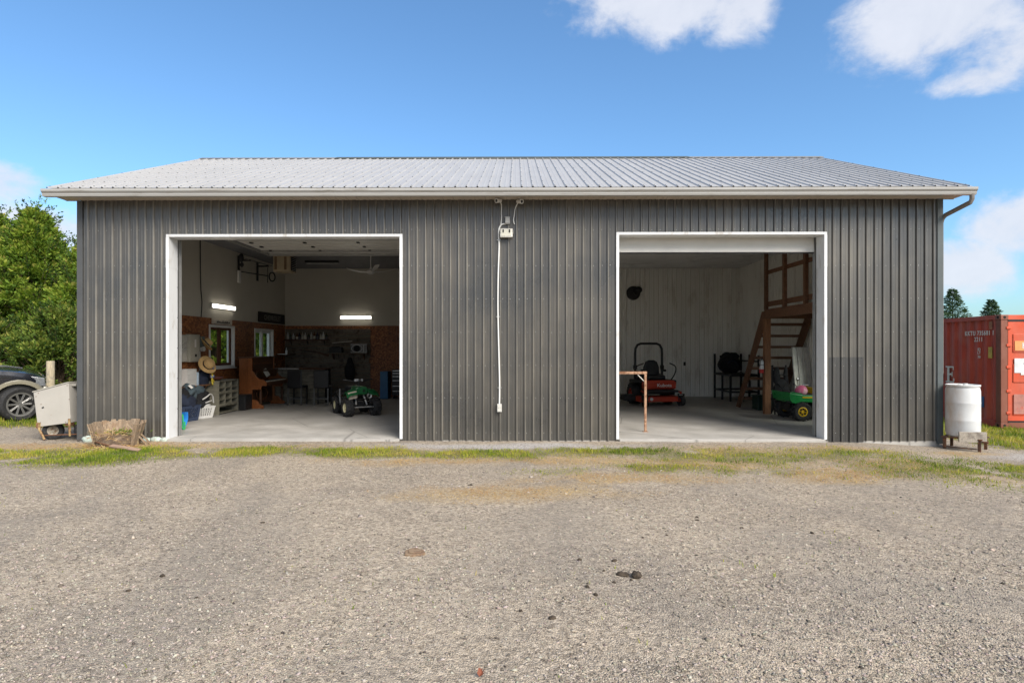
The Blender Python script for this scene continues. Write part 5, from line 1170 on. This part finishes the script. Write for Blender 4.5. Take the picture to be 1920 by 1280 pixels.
# rusty guard rail
s = thing('guard_rail', 'rusty square tube guard rail just inside the right door', 'rail', (2.63, .89, .002))
M_rail = pm('rusty_tan_steel', (.36, .215, .135), .7, 0, .2, 14, (.17, .075, .035), .46, 18, bump=.2)
B(-.022, .022, -.022, .022, 0, 1.10).ob('post', M_rail, s, bev=.003); B(-.75, .028, -.024, .024, 1.1005, 1.15).ob('top_bar', M_rail, s, bev=.003); G().cyl((-.15, -.0, 1.09), (-.02, -.0, .96), .009).ob('brace', pm('pale_brace', (.55, .52, .47), .5), s); B(-.05, .05, -.05, .05, 0, .006).ob('foot_plate', M_rail, s)
# black round wall item
s = thing('hanging_helmet', 'round black item hung high on the white ribbed wall', 'wall item', (3.98, 8.905, 3.40)); G().lathe([(0, .0), (.225, .0), (.23, -.05), (.2, -.10), (.12, -.14), (0, -.15)], 26, RX(-90) @ RX(180)).ob('disc', M_black, s, True)
G().ell((.13, -.14, .09), (.13, .08, .11), 18, 10).ob('lobe', M_black, s, True); G().tube([(-.02, -.16, .0), (.0, -.20, -.08), (.06, -.22, -.1), (.10, -.2, -.06)], .008, 6).ob('strap', pm('grey_leg', (.13, .13, .13)), s)
o = B(-.035, .035, -.025, -.0, -.06, .06).ob('wall_outlet', M_steelb, None, bev=.005); o.location = (5.65, 8.93, 1.09); tag(o, 'small dark outlet on the white ribbed back wall', 'outlet')
# stairs and loft
s = thing('loft_stairs', 'rough brown wooden stairs and railed loft landing on the right', 'stairs', (6.24, 3.96, .002))
B(-.07, .07, -.07, .07, 0, 2.31).ob('post', M_fir, s, bev=.005)
B(-.07, 1.2, -.06, .0, 2.311, 2.49).ob('header_beam', M_fird, s, bev=.004); B(-.07, .0, -3.7, -.061, 2.311, 2.49).ob('rim_beam', M_fird, s)
for k in range(12): B(-.07, 1.2, -.30 - k * .295, -.012 - k * .295, 2.4915, 2.53).ob('deck_board', M_fird, s)
for y in (-.03, -1.02, -2.0, -3.2): B(-.065, .01, y - .045, y + .045, 2.531, ZS - .01 if y > -.5 or y < -1.5 else ZS - .01).ob('rail_post', M_fird, s, bev=.003)
B(.0105, .05, -3.6, .02, 3.39, 3.48).ob('hand_rail', M_fird, s, bev=.003); B(.0105, .03, -3.6, .02, 2.6, 2.72).ob('toe_board', M_fird, s)
def stringer(x):
    G().prism([(0.0, 2.31), (0.02, 2.49), (.14, 2.49), (1.86, 0.0), (1.62, 0.0), (0.0, 2.2)], x - .02, x + .02, 'x').ob('stringer', M_fird, s)
stringer(-.045); stringer(1.05)
for k in range(1, 9):
    z = 2.49 - k * .277; y = .03 + k * .20; B(-.024, 1.029, y - .07, y + .19, z - .065, z).ob('tread', M_fird, s, bev=.003)
e = thing('fire_extinguisher', 'white and red fire extinguisher strapped to the brown post', 'extinguisher', (6.10, 3.93, 1.0))
G().lathe([(0, 0), (.05, 0), (.052, .09)], 18).ob('base', pm('extinguisher_red', (.45, .02, .02), .35), e, True); G().lathe([(.052, .091), (.052, .26), (.045, .29), (.02, .31), (.018, .33), (0, .33)], 18).ob('cylinder', pm('extinguisher_silver', (.6, .6, .58), .35, .2), e, True)
B(-.012, .012, -.05, .03, .331, .36).ob('handle', M_black, e); G().tube([(0, -.04, .34), (-.05, -.05, .30), (-.058, -.03, .15)], .008, 6).ob('hose', M_black, e); G().lathe([(.0535, .19), (.0535, .205)], 18).ob('strap', M_black, e)
# rack with dark load
s = thing('metal_rack', 'black steel frame rack in the back corner of the right bay', 'rack', (6.98, 8.0, .003))
for x in (-.42, .42):
    for y, h in ((-.7, 1.38), (0.0, 1.40), (.7, 1.42)): B(x - .025, x + .025, y - .025, y + .025, 0, h if x > 0 or y > .5 else .80).ob('post', M_steelb, s)
for y in (-.7, .7): B(-.394, .394, y - .02, y + .02, .75, .80).ob('rail', M_steelb, s); B(-.394, .394, y - .02, y + .02, .26, .31).ob('rail', M_steelb, s)
for x in (-.42, .42): B(x - .02, x + .02, -.674, .674, .752, .798).ob('rail', M_steelb, s); B(x - .02, x + .02, -.674, .674, .262, .308).ob('rail', M_steelb, s)
B(-.39, .39, -.67, .67, .801, .82).ob('shelf', M_steelb, s); B(.40, .43, -.674, .674, 1.18, 1.22).ob('rail', M_steelb, s)
s = thing('equipment_bag', 'bulky dark bag heaped on the black rack', 'bag', (6.86, 8.2, .83)); heap('bag_body', [((0, 0, .26), (.36, .38, .28)), ((.05, .1, .48), (.28, .3, .18))], M_blkcloth, s, 31, amp=.14); G().tube(smooth_path([(-.2, -.36, .3), (-.1, -.42, .38), (.05, -.42, .34), (.12, -.4, .22)]), .014, 6).ob('strap', M_navy, s); B(.14, .24, -.42, -.40, .06, .08).ob('tag', M_wplast, s)
# low dark things behind the stair
o = G().box(-.25, .25, -.2, .2, 0, .34).box(-.27, .27, -.22, .22, .341, .38).ob('storage_tote', pm('dark_green_plastic', (.01, .03, .022), .5), None, bev=.015); o.location = (6.62, 5.0, .003); tag(o, 'dark green storage tote behind the brown post', 'tote')
s = thing('tall_speaker', 'tall narrow black cabinet standing behind the post', 'cabinet', (6.50, 4.55, .003)); B(-.09, .09, -.1, .1, 0, 1.17).ob('cabinet', M_black, s, bev=.012)
for z in (.3, .85): G().cyl((0, -.1005, z), (0, -.108, z), .06, n=16).ob('driver', M_dark, s)
G().tube([(.03 + .04 * math.cos(R(a)), -.112, .5 + .04 * math.sin(R(a))) for a in range(0, 360, 30)], .006, 5, True).ob('port_ring', M_silver, s)
o = sheet('steel_offcut', 0, .42, 0, 1.62, lambda a, h, z: (a, -h * 1.3 + .28 * z / 1.62, z), pm('bright_liner_steel', (.55, .54, .50), .4), None, ph=0, pitch=.13); o.location = (7.0, 4.05, .005); tag(o, 'light ribbed steel offcut leaning under the stairs', 'steel sheet')
# folding chair (black)
s = thing('camp_chair', 'folded black camp chair standing behind the green toy truck', 'camp chair', (6.62, 3.92, .003), R(10))
for x in (-.22, .22): G().tube([(x, .0, 0), (x * .95, .1, .6), (x * .8, .16, 1.18)], .02, 8).ob('leg_tube', M_steelb, s); G().tube([(x, .15, 0), (x * .5, .05, .5), (-x * .6, .02, .75)], .016, 8).ob('cross_tube', M_steelb, s)
heap('seat_cloth', [((0, .08, .55), (.2, .06, .3))], M_blkcloth, s, 41, amp=.06); heap('back_cloth', [((-.1, .12, .92), (.09, .05, .22))], M_blkcloth, s, 42, amp=.05); heap('back_cloth', [((.16, .14, .95), (.06, .04, .22))], M_blkcloth, s, 43, amp=.04); G().tube([(-.2, .1, .92), (.0, .08, .95), (.2, .1, .93)], .014, 6).ob('strap', M_blkcloth, s)
# kids bike
s = thing('kids_bicycle', 'small red bicycle with chrome handlebar beside the right wall', 'bicycle', (7.05, 3.66, .003), R(-62))
for y in (-.36, .36): G().lathe([(.16, -.018), (.185, -.02), (.2, 0), (.185, .02), (.16, .018), (.16, -.018)], 26, T(0, y, .2) @ RY(90)).ob('wheel', M_rubber, s, True)
M_bred = pm('dark_red_paint', (.16, .012, .014), .3); G().tube([(0, -.30, .50), (0, .05, .28), (0, .36, .2), (0, .12, .50), (0, .05, .28)], .016, 8).cyl((0, -.30, .52), (0, .12, .46), .014).cyl((0, -.36, .2), (0, -.29, .60), .014).ob('frame', M_bred, s, True)
G().tube([(-.2, -.2, .74), (-.1, -.27, .74), (0, -.28, .62), (.1, -.27, .74), (.2, -.2, .74)], .011, 8).ob('handlebar', M_chrome, s, True); G().ell((0, .12, .55), (.06, .11, .035), 12, 8).ob('saddle', M_black, s, True); G().ell((.0, -.32, .86), (.03, .03, .04), 10, 8).ob('bell', M_chrome, s, True); G().cyl((0, -.3, .7), (0, -.32, .83), .008).ob('bell_stem', M_chrome, s)
# green toy truck, faces +x, tail towards the door opening on the left
s = thing('toy_utility_truck', 'green ride-on toy utility truck with yellow wheels behind the right jamb', 'ride-on toy', (6.66, 3.0, .003))
M_jg = pm('toy_green', (.012, .22, .05), .35, 0, .1, 5, spec=.5); M_jy = pm('toy_yellow', (.72, .46, .02), .4, 0, .08, 6)
for y in (-1, 1):
    for x in (-.24, .62):
        w_ = wheel(.205, .2, .10, M_rubber, M_jy, s, T(x, y * .40, .205) @ (RZ(-90) if y < 0 else RZ(90)), 28, 12)
        for k in range(6):
            a = R(60 * k + 15); G().cyl((x + .062 * math.cos(a), y * .478, .205 + .062 * math.sin(a)), (x + .062 * math.cos(a), y * .4895, .205 + .062 * math.sin(a)), .02, n=8).ob('wheel_hole', M_dark, w_)
        G().lathe([(.105, .0), (.105, .086), (.085, .092), (.078, .075)], 26, T(x, y * .40, .205) @ (RZ(-90) if y < 0 else RZ(90)) @ RY(90)).ob('rim_ring', M_jy, w_, True)
g = G().prism([(-.50, .46), (-.47, .40), (-.38, .38), (-.26, .42), (.14, .40), (.15, .56), (-.22, .57), (-.52, .62)], -.46, .46, 'y'); g.ob('cargo_bed', M_jg, s, bev=.015)
G().prism([(-.46, .60), (-.24, .575), (-.24, .605), (-.50, .64)], -.46, -.43, 'y').ob('bed_rail', M_jg, s); B(-.24, .14, -.468, -.4605, .505, .53).ob('yellow_stripe', M_jy, s); B(-.42, .9, -.25, .25, .2, .375).ob('chassis', M_black, s); B(-.26, .15, -.45, .45, .571, .585).ob('bed_edge', M_black, s)
G().prism([(.16, .40), (.75, .36), (.80, .46), (1.0, .62), (.98, .40), (1.02, .28), (.16, .28)], -.4, .4, 'y').ob('cab_tub', M_jg, s, bev=.02); G().prism([(.10, .60), (.16, .72), (.24, .70), (.26, .45), (.55, .42), (.55, .36), (.2, .36)], -.38, .38, 'y').ob('seat', M_jy, s, bev=.04); G().tube([(.78 + .0, .0 + .13 * math.cos(R(a)), .75 + .13 * math.sin(R(a))) for a in range(0, 360, 24)], .014, 6, True).ob('steering_wheel', M_black, s)
for y in (-1, 1):
    B(-.55, -.15, y * .40 - .05, y * .40 + .05, .431 if False else .405, .43).ob('mud_guard', M_black, s)
o = G().ell((0, 0, .07), (.13, .12, .12), 20, 12).ob('pink_helmet', pm('pink_plastic', (.75, .16, .30), .35, 0, .15, 5, (.8, .5, .55), .45, 5), None, True); o.location = (6.46, 2.68, .59); tag(o, 'pink child helmet on the bed of the green toy truck', 'helmet')

# ================================================================ trees
M_leaf = attr_mat('cedar_leaf', .7, .32, 0); M_bark = wood_mat('bark', (.09, .065, .045), .4, (6, 6, 1), .95)
M_needle = attr_mat('spruce_needle', .75, .2, 0)
def frames(n, rng):
    a = rng.normal(size=(n, 3)); a /= np.linalg.norm(a, axis=1)[:, None]; return a
def cards(P, D, U, ln, wd, col, rng, bend=.25):
    """leaf sprays: kite of two triangles from P along D, width along U"""
    n = len(P); ln = np.broadcast_to(ln, (n,))[:, None]; wd = np.broadcast_to(wd, (n,))[:, None]
    Nn = np.cross(D, U); mid = P + D * ln * .5
    V = np.stack([P, mid + U * wd * .5 + Nn * wd * bend, P + D * ln, mid - U * wd * .5 + Nn * wd * bend], 1).reshape(-1, 3)
    i = np.arange(n)[:, None] * 4; F_ = np.concatenate([i + [0, 1, 2], i + [0, 2, 3]], 1).reshape(-1, 3)
    C = np.repeat(np.concatenate([col, np.ones((n, 1))], 1), 4, 0); return V, F_, C
def unit(a): return a / (np.linalg.norm(a, axis=1)[:, None] + 1e-9)
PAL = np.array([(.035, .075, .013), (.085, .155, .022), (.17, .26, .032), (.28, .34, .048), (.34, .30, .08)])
def cedar(loc, H, Rm, seed, label, nclump=400, nleaf=95, pal=PAL, shrub=False, grp='trees beyond the left corner of the barn'):
    rng = np.random.default_rng(seed); t = thing('cedar_tree' if not shrub else 'leafy_shrub', label, 'tree' if not shrub else 'shrub', loc, 0, grp)
    pts = [(0, 0, -.1), (rng.normal() * .08, rng.normal() * .08, H * .3), (rng.normal() * .12, rng.normal() * .12, H * .62), (0, 0, H * .93)]
    rad = [.16, .12, .07, .015]; tg = G().tube(smooth_path(pts, 4), list(np.interp(np.linspace(0, 1, 13), [0, .33, .66, 1], rad)), 8)
    tg.ob('trunk', M_bark, t, True); P = []; D = []; S = []; K = []; lg = G()
    for i in range(nclump):
        h = (i + rng.random()) / nclump; h = h ** .85
        prof = (np.sin(np.pi * min(1, .14 + .86 * h)) ** .62) if shrub else (.62 + .5 * h - .55 * h * h) * (1 - h ** 4.5) ** .9
        a = rng.random() * 6.283; rr = Rm * prof * (.72 + .36 * rng.random()); lump = .85 + .3 * math.sin(a * 3 + seed + h * 7) * math.sin(h * 9 + seed)
        c = np.array([math.cos(a) * rr * lump, math.sin(a) * rr * lump, .12 * H * (1 - h) * .4 + h * H * .98])
        out = np.array([math.cos(a), math.sin(a), .25 + .7 * h]); out /= np.linalg.norm(out)
        if i % 3 == 0: lg.tube([(0, 0, max(.2, c[2] - .5 - .3 * rr)), tuple(c * [.55, .55, 1] - [0, 0, .18]), tuple(c)], [.03, .018, .006], 5)
        n = int(nleaf * (.6 + .8 * rng.random())); sz = np.array([.30, .30, .24]) * (.75 + .6 * rng.random()) * (.85 if not shrub else .75)
        q = frames(n, rng) * rng.random((n, 1)) ** .45 * sz; p = c + q + out * .06
        d = unit(unit(q + 1e-6) * .75 + out * .55 + np.array([0, 0, .15]) + rng.normal(size=(n, 3)) * .35)
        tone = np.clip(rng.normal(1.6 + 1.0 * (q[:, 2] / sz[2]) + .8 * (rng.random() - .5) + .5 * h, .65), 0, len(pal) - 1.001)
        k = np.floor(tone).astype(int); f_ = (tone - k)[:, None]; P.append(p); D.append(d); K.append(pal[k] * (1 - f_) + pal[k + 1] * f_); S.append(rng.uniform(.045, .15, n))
    nt_ = 150      # loose sprigs that break the outline
    for j in range(nt_):
        h = rng.uniform(.35, 1.0); a = rng.random() * 6.283; prof = (.62 + .5 * h - .55 * h * h) * (1 - h ** 4.5) ** .9; r0 = Rm * prof * 1.0
        b = np.array([math.cos(a) * r0, math.sin(a) * r0, h * H]); dr = np.array([math.cos(a) * .6, math.sin(a) * .6, .9]); dr /= np.linalg.norm(dr); ln = rng.uniform(.25, .75)
        lg.tube([tuple(b - dr * .3), tuple(b + dr * ln)], [.008, .003], 4); n = 26; s_ = rng.random((n, 1)); p = b + dr * ln * s_ + rng.normal(size=(n, 3)) * .035
        P.append(p); D.append(unit(dr + rng.normal(size=(n, 3)) * .6)); K.append(np.repeat(pal[[rng.integers(0, 3)]], n, 0)); S.append(rng.uniform(.05, .10, n))
    P = np.concatenate(P); D = np.concatenate(D); K = np.concatenate(K) * rng.uniform(.8, 1.2, (len(P), 1)); S = np.concatenate(S)
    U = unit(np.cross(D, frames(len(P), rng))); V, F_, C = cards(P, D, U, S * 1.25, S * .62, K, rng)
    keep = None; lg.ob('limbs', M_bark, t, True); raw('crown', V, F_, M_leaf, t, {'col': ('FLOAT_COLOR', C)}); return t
gl = lambda x, y: float(gz(x, y)) - .03
for (x, y, H, Rm, sd_, lab) in [(-19.5, 11.6, 6.7, 2.2, 1, 'leftmost green cedar behind the pickup truck'), (-17.6, 11.2, 6.75, 1.75, 2, 'tallest cedar behind the truck, with loose twigs at its top'),
        (-15.5, 11.4, 5.9, 1.6, 3, 'yellow-green cedar next to the barn corner, above the fence post'), (-13.6, 11.8, 5.1, 1.6, 4, 'cedar half hidden by the barn, seen through its left side window'),
        (-11.5, 12.6, 5.4, 1.6, 5, 'cedar behind the barn, seen through its white window'), (-9.2, 13.2, 5.3, 1.6, 6, 'cedar farther behind the barn wall'), (-22.8, 12.2, 6.2, 1.9, 7, 'cedar at the far left end of the row'),
        (-19.2, 14.0, 6.2, 1.9, 8, 'cedar of the back row behind the two leftmost cedars'), (-16.6, 14.0, 5.9, 1.9, 9, 'cedar of the back row filling the gap by the barn corner'), (-22.4, 14.6, 6.4, 2.0, 10, 'cedar of the back row at the far left')]:
    cedar((x, y, gl(x, y)), H, Rm, sd_, lab)
SP = np.array([(.03, .065, .014), (.06, .11, .02), (.12, .18, .03), (.21, .25, .045), (.3, .28, .08)])
for (x, y, H, Rm, sd_, lab) in [(-17.9, 9.4, 2.6, 1.5, 11, 'low leafy shrub behind the truck hood'), (-15.2, 9.3, 2.9, 1.5, 12, 'dark leafy shrub behind the fence post'), (-12.9, 9.9, 3.0, 1.5, 13, 'leafy shrub between fence post and barn corner'), (-20.6, 9.6, 2.6, 1.5, 14, 'leafy shrub at the left edge behind the truck')]:
    cedar((x, y, gl(x, y)), H, Rm, sd_, lab, 150, 95, SP, True, 'shrubs in front of the cedars')
NP = np.array([(.018, .045, .028), (.035, .075, .042), (.065, .115, .06), (.12, .17, .085)])
def spruce(loc, H, Rm, seed, label):
    rng = np.random.default_rng(seed); t = thing('spruce_tree', label, 'tree', loc, 0, 'spruces beyond the container'); G().cyl((0, 0, -.1), (0, 0, H * .97), .16, .01, 8).ob('trunk', M_bark, t, True)
    P = []; D = []; K = []; S = []
    for i in range(230):
        h = (i / 230) ** .9; z = H * (.05 + .93 * h); L_ = Rm * (1 - h) ** .85 * rng.uniform(.75, 1.12) + .08; a = i * 2.399 + rng.normal() * .3; n = int(18 + 55 * L_ / Rm)
        s_ = rng.random((n, 1)) ** .7; dr = np.array([math.cos(a), math.sin(a), 0.]); sd2 = np.array([-math.sin(a), math.cos(a), 0.])
        p = np.array([0, 0, z]) + dr * L_ * s_ + np.array([0, 0, 1.]) * (-.30 * L_ * s_ + .22 * L_ * s_ ** 2) + sd2 * rng.normal(size=(n, 1)) * .22 * L_ * (1.1 - s_) + rng.normal(size=(n, 3)) * .03
        P.append(p); D.append(unit(dr * .8 + sd2 * rng.normal(size=(n, 1)) * .7 + np.array([0, 0, .15]) + rng.normal(size=(n, 3)) * .2)); tone = np.clip(rng.normal(1.0, .6, n) + s_[:, 0] * .9, 0, 2.99); k = np.floor(tone).astype(int); f_ = (tone - k)[:, None]; K.append(NP[k] * (1 - f_) + NP[k + 1] * f_); S.append(rng.uniform(.16, .34, n))
    P = np.concatenate(P); D = np.concatenate(D); K = np.concatenate(K); S = np.concatenate(S); U = unit(np.cross(D, frames(len(P), rng))); V, F_, C = cards(P, D, U, S, S * .3, K, rng); raw('crown', V, F_, M_needle, t, {'col': ('FLOAT_COLOR', C)})
spruce((43.3, 48.5, -.4), 8.0, 3.2, 21, 'taller blue-green spruce nearest the barn corner'); spruce((48.7, 50.5, -.4), 7.1, 3.2, 22, 'shorter spruce above the container corner')

# ================================================================ grass, straw, stones
def blades(name, n, region, dens, h0, h1, wd, pal, mat, label, cat, seed, flat=0.0):
    rng = np.random.default_rng(seed); x0, x1, y0, y1 = region; X_ = rng.uniform(x0, x1, n); Y_ = rng.uniform(y0, y1, n); d = dens(X_, Y_); k = rng.random(n) < d; X_, Y_, d = X_[k], Y_[k], d[k]; m = len(X_)
    if m == 0: return None
    B_ = np.stack([X_, Y_, gz(X_, Y_) - .004], 1); h = rng.uniform(h0, h1, m) * (.55 + .6 * d) * (.45 + 1.25 * sst(.35, .75, fbm(X_, Y_, .16, seed + 9, 2))); a = rng.random(m) * 6.283; le = rng.uniform(.1, .8, m) + flat
    tip = np.stack([np.cos(a) * h * le, np.sin(a) * h * le, h * (1 - .75 * flat) + .003], 1); w = rng.uniform(.6, 1.3, m) * wd; b = rng.random(m) * 6.283; sd2 = np.stack([np.cos(b) * w, np.sin(b) * w, np.zeros(m)], 1)
    md = tip * np.array([.35, .35, .6])
    V = np.stack([B_ - sd2, B_ + sd2, B_ + md + sd2 * .7, B_ + md - sd2 * .7, B_ + tip], 1).reshape(-1, 3); i = np.arange(m)[:, None] * 5; F_ = np.concatenate([i + [0, 1, 2], i + [0, 2, 3], i + [3, 2, 4]], 1).reshape(-1, 3)
    tn = np.clip(fbm(X_, Y_, .7, seed + 3, 3) * 1.5 - .25 + rng.normal(0, .22, m), 0, .999) * (len(pal) - 1); kk = np.floor(tn).astype(int); f_ = (tn - kk)[:, None]; c = pal[kk] * (1 - f_) + pal[kk + 1] * f_
    C = np.repeat(np.concatenate([c, np.ones((m, 1))], 1), 5, 0); o = raw(name, V, F_, mat, None, {'col': ('FLOAT_COLOR', C)}); tag(o, label, cat, kind='stuff'); return o
M_grass = attr_mat('grass_blade', .75, .3); M_dry = attr_mat('dry_straw', .85, .15)
GP = np.array([(.09, .145, .015), (.155, .22, .022), (.25, .295, .03), (.36, .34, .05), (.44, .35, .10)])
DP = np.array([(.26, .14, .06), (.40, .23, .095), (.52, .35, .14), (.58, .44, .22)])
dg = lambda x, y: cover(x, y)[0]
blades('short_grass', 260000, (-12, 9.5, -4.5, -.12), dg, .012, .042, .0042, GP, M_grass, 'short yellow-green grass strip along the front of the barn', 'grass', 61)
blades('lawn_grass', 60000, (8.0, 17, -.4, 9), dg, .02, .07, .006, GP, M_grass, 'green lawn around the red container', 'grass', 62)
blades('side_grass', 90000, (-19, -7.75, .2, 10.5), dg, .02, .08, .007, GP, M_grass, 'green grass around the truck and the cart', 'grass', 63)
blades('dry_straw', 170000, (-11, 9, -4.6, -.08), lambda x, y: cover(x, y)[1] * .8, .012, .05, .003, DP, M_dry, 'dry straw and dead grass along the barn', 'straw', 64, .85)
blades('weeds', 9000, (-8, 8, -9, -2), lambda x, y: sst(.60, .74, fbm(x, y, .55, 77, 3)) * .55, .01, .035, .004, GP[1:], M_grass, 'sparse yellow-green weed tufts in the gravel', 'weeds', 65)
# straw in and around the barrel planter
rng = np.random.default_rng(5); n = 700; P = np.stack([rng.normal(-6.5, .30, n), rng.normal(-.78, .14, n), np.full(n, -.03)], 1); P[:260] = np.stack([rng.normal(-6.6, .17, 260), rng.normal(-.66, .12, 260), rng.uniform(.02, .22, 260)], 1)
D_ = unit(np.stack([rng.normal(size=n), rng.normal(size=n), rng.uniform(-.2, .7, n)], 1)); V, F_, C = cards(P, D_, unit(np.cross(D_, frames(n, rng))), rng.uniform(.06, .16, n), .006, DP[rng.integers(0, 4, n)], rng); so = raw('loose_straw', V, F_, M_dry, None, {'col': ('FLOAT_COLOR', C)}); tag(so, 'loose straw spilling from the barrel planter', 'straw', kind='stuff')
n = 160; P = np.stack([rng.normal(-6.52, .14, n), rng.normal(-.48, .06, n), rng.uniform(.14, .2, n)], 1); D_ = unit(np.stack([rng.normal(size=n), rng.normal(size=n), rng.uniform(.3, 1.2, n)], 1)); V, F_, C = cards(P, D_, unit(np.cross(D_, frames(n, rng))), rng.uniform(.03, .08, n), .014, GP[rng.integers(0, 3, n)], rng); wo2 = raw('planter_weeds', V, F_, M_grass, None, {'col': ('FLOAT_COLOR', C)}); tag(wo2, 'small green weeds growing in the barrel planter', 'weeds', kind='stuff')
# loose gravel
def stones(name, n, dmin, dmax, half, seed, s0, s1, label):
    rng = np.random.default_rng(seed); d = dmin * (dmax / dmin) ** rng.random(n); u = rng.uniform(-half, half, n); X_ = .165 + u * d; Y_ = -10.48 + d; k = (Y_ < -.12) | (np.abs(X_) > 7.75); X_, Y_, d = X_[k], Y_[k], d[k]
    cv = cover(X_, Y_)[0]; k = rng.random(len(X_)) > np.maximum(cv * .9, .75 * sst(.45, .6, fbm(X_ * .55, Y_, 1.3, 91))); X_, Y_ = X_[k], Y_[k]; m = len(X_)
    t = np.array([(1, 0, 0), (-1, 0, 0), (0, 1, 0), (0, -1, 0), (0, 0, 1), (0, 0, -1), (.6, .6, .45), (-.6, -.6, .45)]); base = t[:6]
    s = rng.gamma(2.2, .5, m) * (s1 - s0) + s0; s = np.minimum(s, s1 * 2.2); sc3 = np.stack([s * rng.uniform(.7, 1.4, m), s * rng.uniform(.6, 1.1, m), s * rng.uniform(.4, .75, m)], 1)
    V = base[None] * rng.uniform(.7, 1.3, (m, 6, 1)) + rng.normal(0, .22, (m, 6, 3)); V = V * sc3[:, None, :]; a = rng.random(m) * 6.283; ca, sa = np.cos(a)[:, None], np.sin(a)[:, None]; V = np.stack([V[..., 0] * ca - V[..., 1] * sa, V[..., 0] * sa + V[..., 1] * ca, V[..., 2]], -1)
    V = V + np.stack([X_, Y_, gz(X_, Y_) + sc3[:, 2] * .25], 1)[:, None, :]; i = np.arange(m)[:, None] * 6; q = [0, 2, 4, 2, 1, 4, 1, 3, 4, 3, 0, 4, 2, 0, 5, 1, 2, 5, 3, 1, 5, 0, 3, 5]; F_ = (i + np.array(q)[None]).reshape(-1, 3)
    g_ = np.clip(rng.normal(.31, .10, m), .06, .48); c = g_[:, None] * np.array([1.08, .95, .80]) * rng.uniform(.93, 1.07, (m, 3)); C = np.repeat(np.concatenate([c, np.ones((m, 1))], 1), 6, 0); o = raw(name, V.reshape(-1, 3), F_, M_stone, None, {'col': ('FLOAT_COLOR', C)}); tag(o, label, 'gravel', kind='stuff')
M_stone = attr_mat('loose_stone', .88, 0, 90, .3)
stones('loose_gravel', 90000, 2.0, 11.5, 1.05, 71, .003, .0065, 'loose grey gravel stones over the whole yard')
stones('coarse_gravel', 1500, 2.2, 11.0, 1.05, 72, .005, .010, 'coarser stones scattered through the gravel')
# pale washed stones along the drip line between the doors, and by the barrel
rng = np.random.default_rng(73)
# ---- dirt clods and other bits on the gravel
M_clod = pm('dark_dirt', (.038, .028, .019), .95, 0, .4, 30, (.07, .053, .036), .5, 30, bump=.8, bsc=90)
def clod(x, y, r, lab, seed, shape=(1, .7, .55), grp=None, mat=None):
    rr = random.Random(seed); g = G().ell((0, 0, r[2] * .7 if isinstance(r, tuple) else r * shape[2] * .6), (r * shape[0], r * shape[1], r * shape[2]), 12, 8, .22, rr)
    o = g.ob('dirt_clod', mat or M_clod, None, True, ang=70); o.location = (x, y, float(gz(x, y)) - .004); o.rotation_euler = (0, 0, rr.random() * 3); tag(o, lab, 'clod', grp); return o
clod(1.03, -6.20, .047, 'largest dark dirt clod, heaped to a point, on the right of the gravel', 1, (1.05, .8, .58)); clod(.935, -6.17, .045, 'flat oval dirt clod just left of the largest clod', 2, (1, .6, .4))
for i, (x, y) in enumerate([(0.65, -5.89), (0.81, -6.09), (0.92, -5.89), (0.98, -6.26), (0.66, -6.35), (0.65, -6.41), (0.69, -6.54), (0.19, -6.79), (1.47, -5.32), (0.85, -6.31), (2.21, -5.08), (1.91, -4.73), (1.88, -4.84), (-0.41, -3.39), (-0.25, -4.43), (-0.38, -3.39), (3.42, -5.12), (-2.46, -6.49), (-1.94, -6.6), (-2.23, -4.91), (0.38, -6.89), (1.25, -5.38), (-2.4, -6.21), (2.77, -5.23)]):
    clod(x, y, random.Random(i).uniform(.012, .025), 'small dark dirt crumb lying on the gravel', 10 + i, (1, .7, .5), 'small dirt crumbs on the gravel')
rr = random.Random(4); ring_ = [(.088 * k_ * math.cos(R(a)), .08 * k_ * math.sin(R(a))) for a in range(0, 360, 15) for k_ in (rr.uniform(.82, 1.12),)]
g = G().prism(ring_, -.01, .012, 'z').prism([(x * .7 + .005, y * .68) for x, y in ring_], .0125, .02, 'z')
o = g.ob('dried_dung', pm('dried_brown_dung', (.27, .19, .12), .95, 0, .3, 20, (.17, .11, .07), .5, 20, bump=.8, bsc=60), None, bev=.006); o.location = (-.65, -5.76, float(gz(-.65, -5.76)) + .002); tag(o, 'dried brown flattened cowpat left of centre on the gravel', 'dung')
g = G()
for k in range(5): g.add([(0, 0, .006), (.018, .03, .012), (.0, .07, .02), (-.018, .03, .010)], [(0, 1, 2), (0, 2, 3)], M=RZ(-100 + 30 * k) @ RX(25 + 9 * k) @ Matrix.Scale(.62, 4))
o = g.ob('dead_leaf', pm('red_brown_leaf', (.20, .06, .03), .7, 0, .3, 30), None); o.location = (-.02, -7.54, float(gz(-.02, -7.54)) + .004); tag(o, 'curled red-brown dead leaf in the foreground gravel', 'leaf')
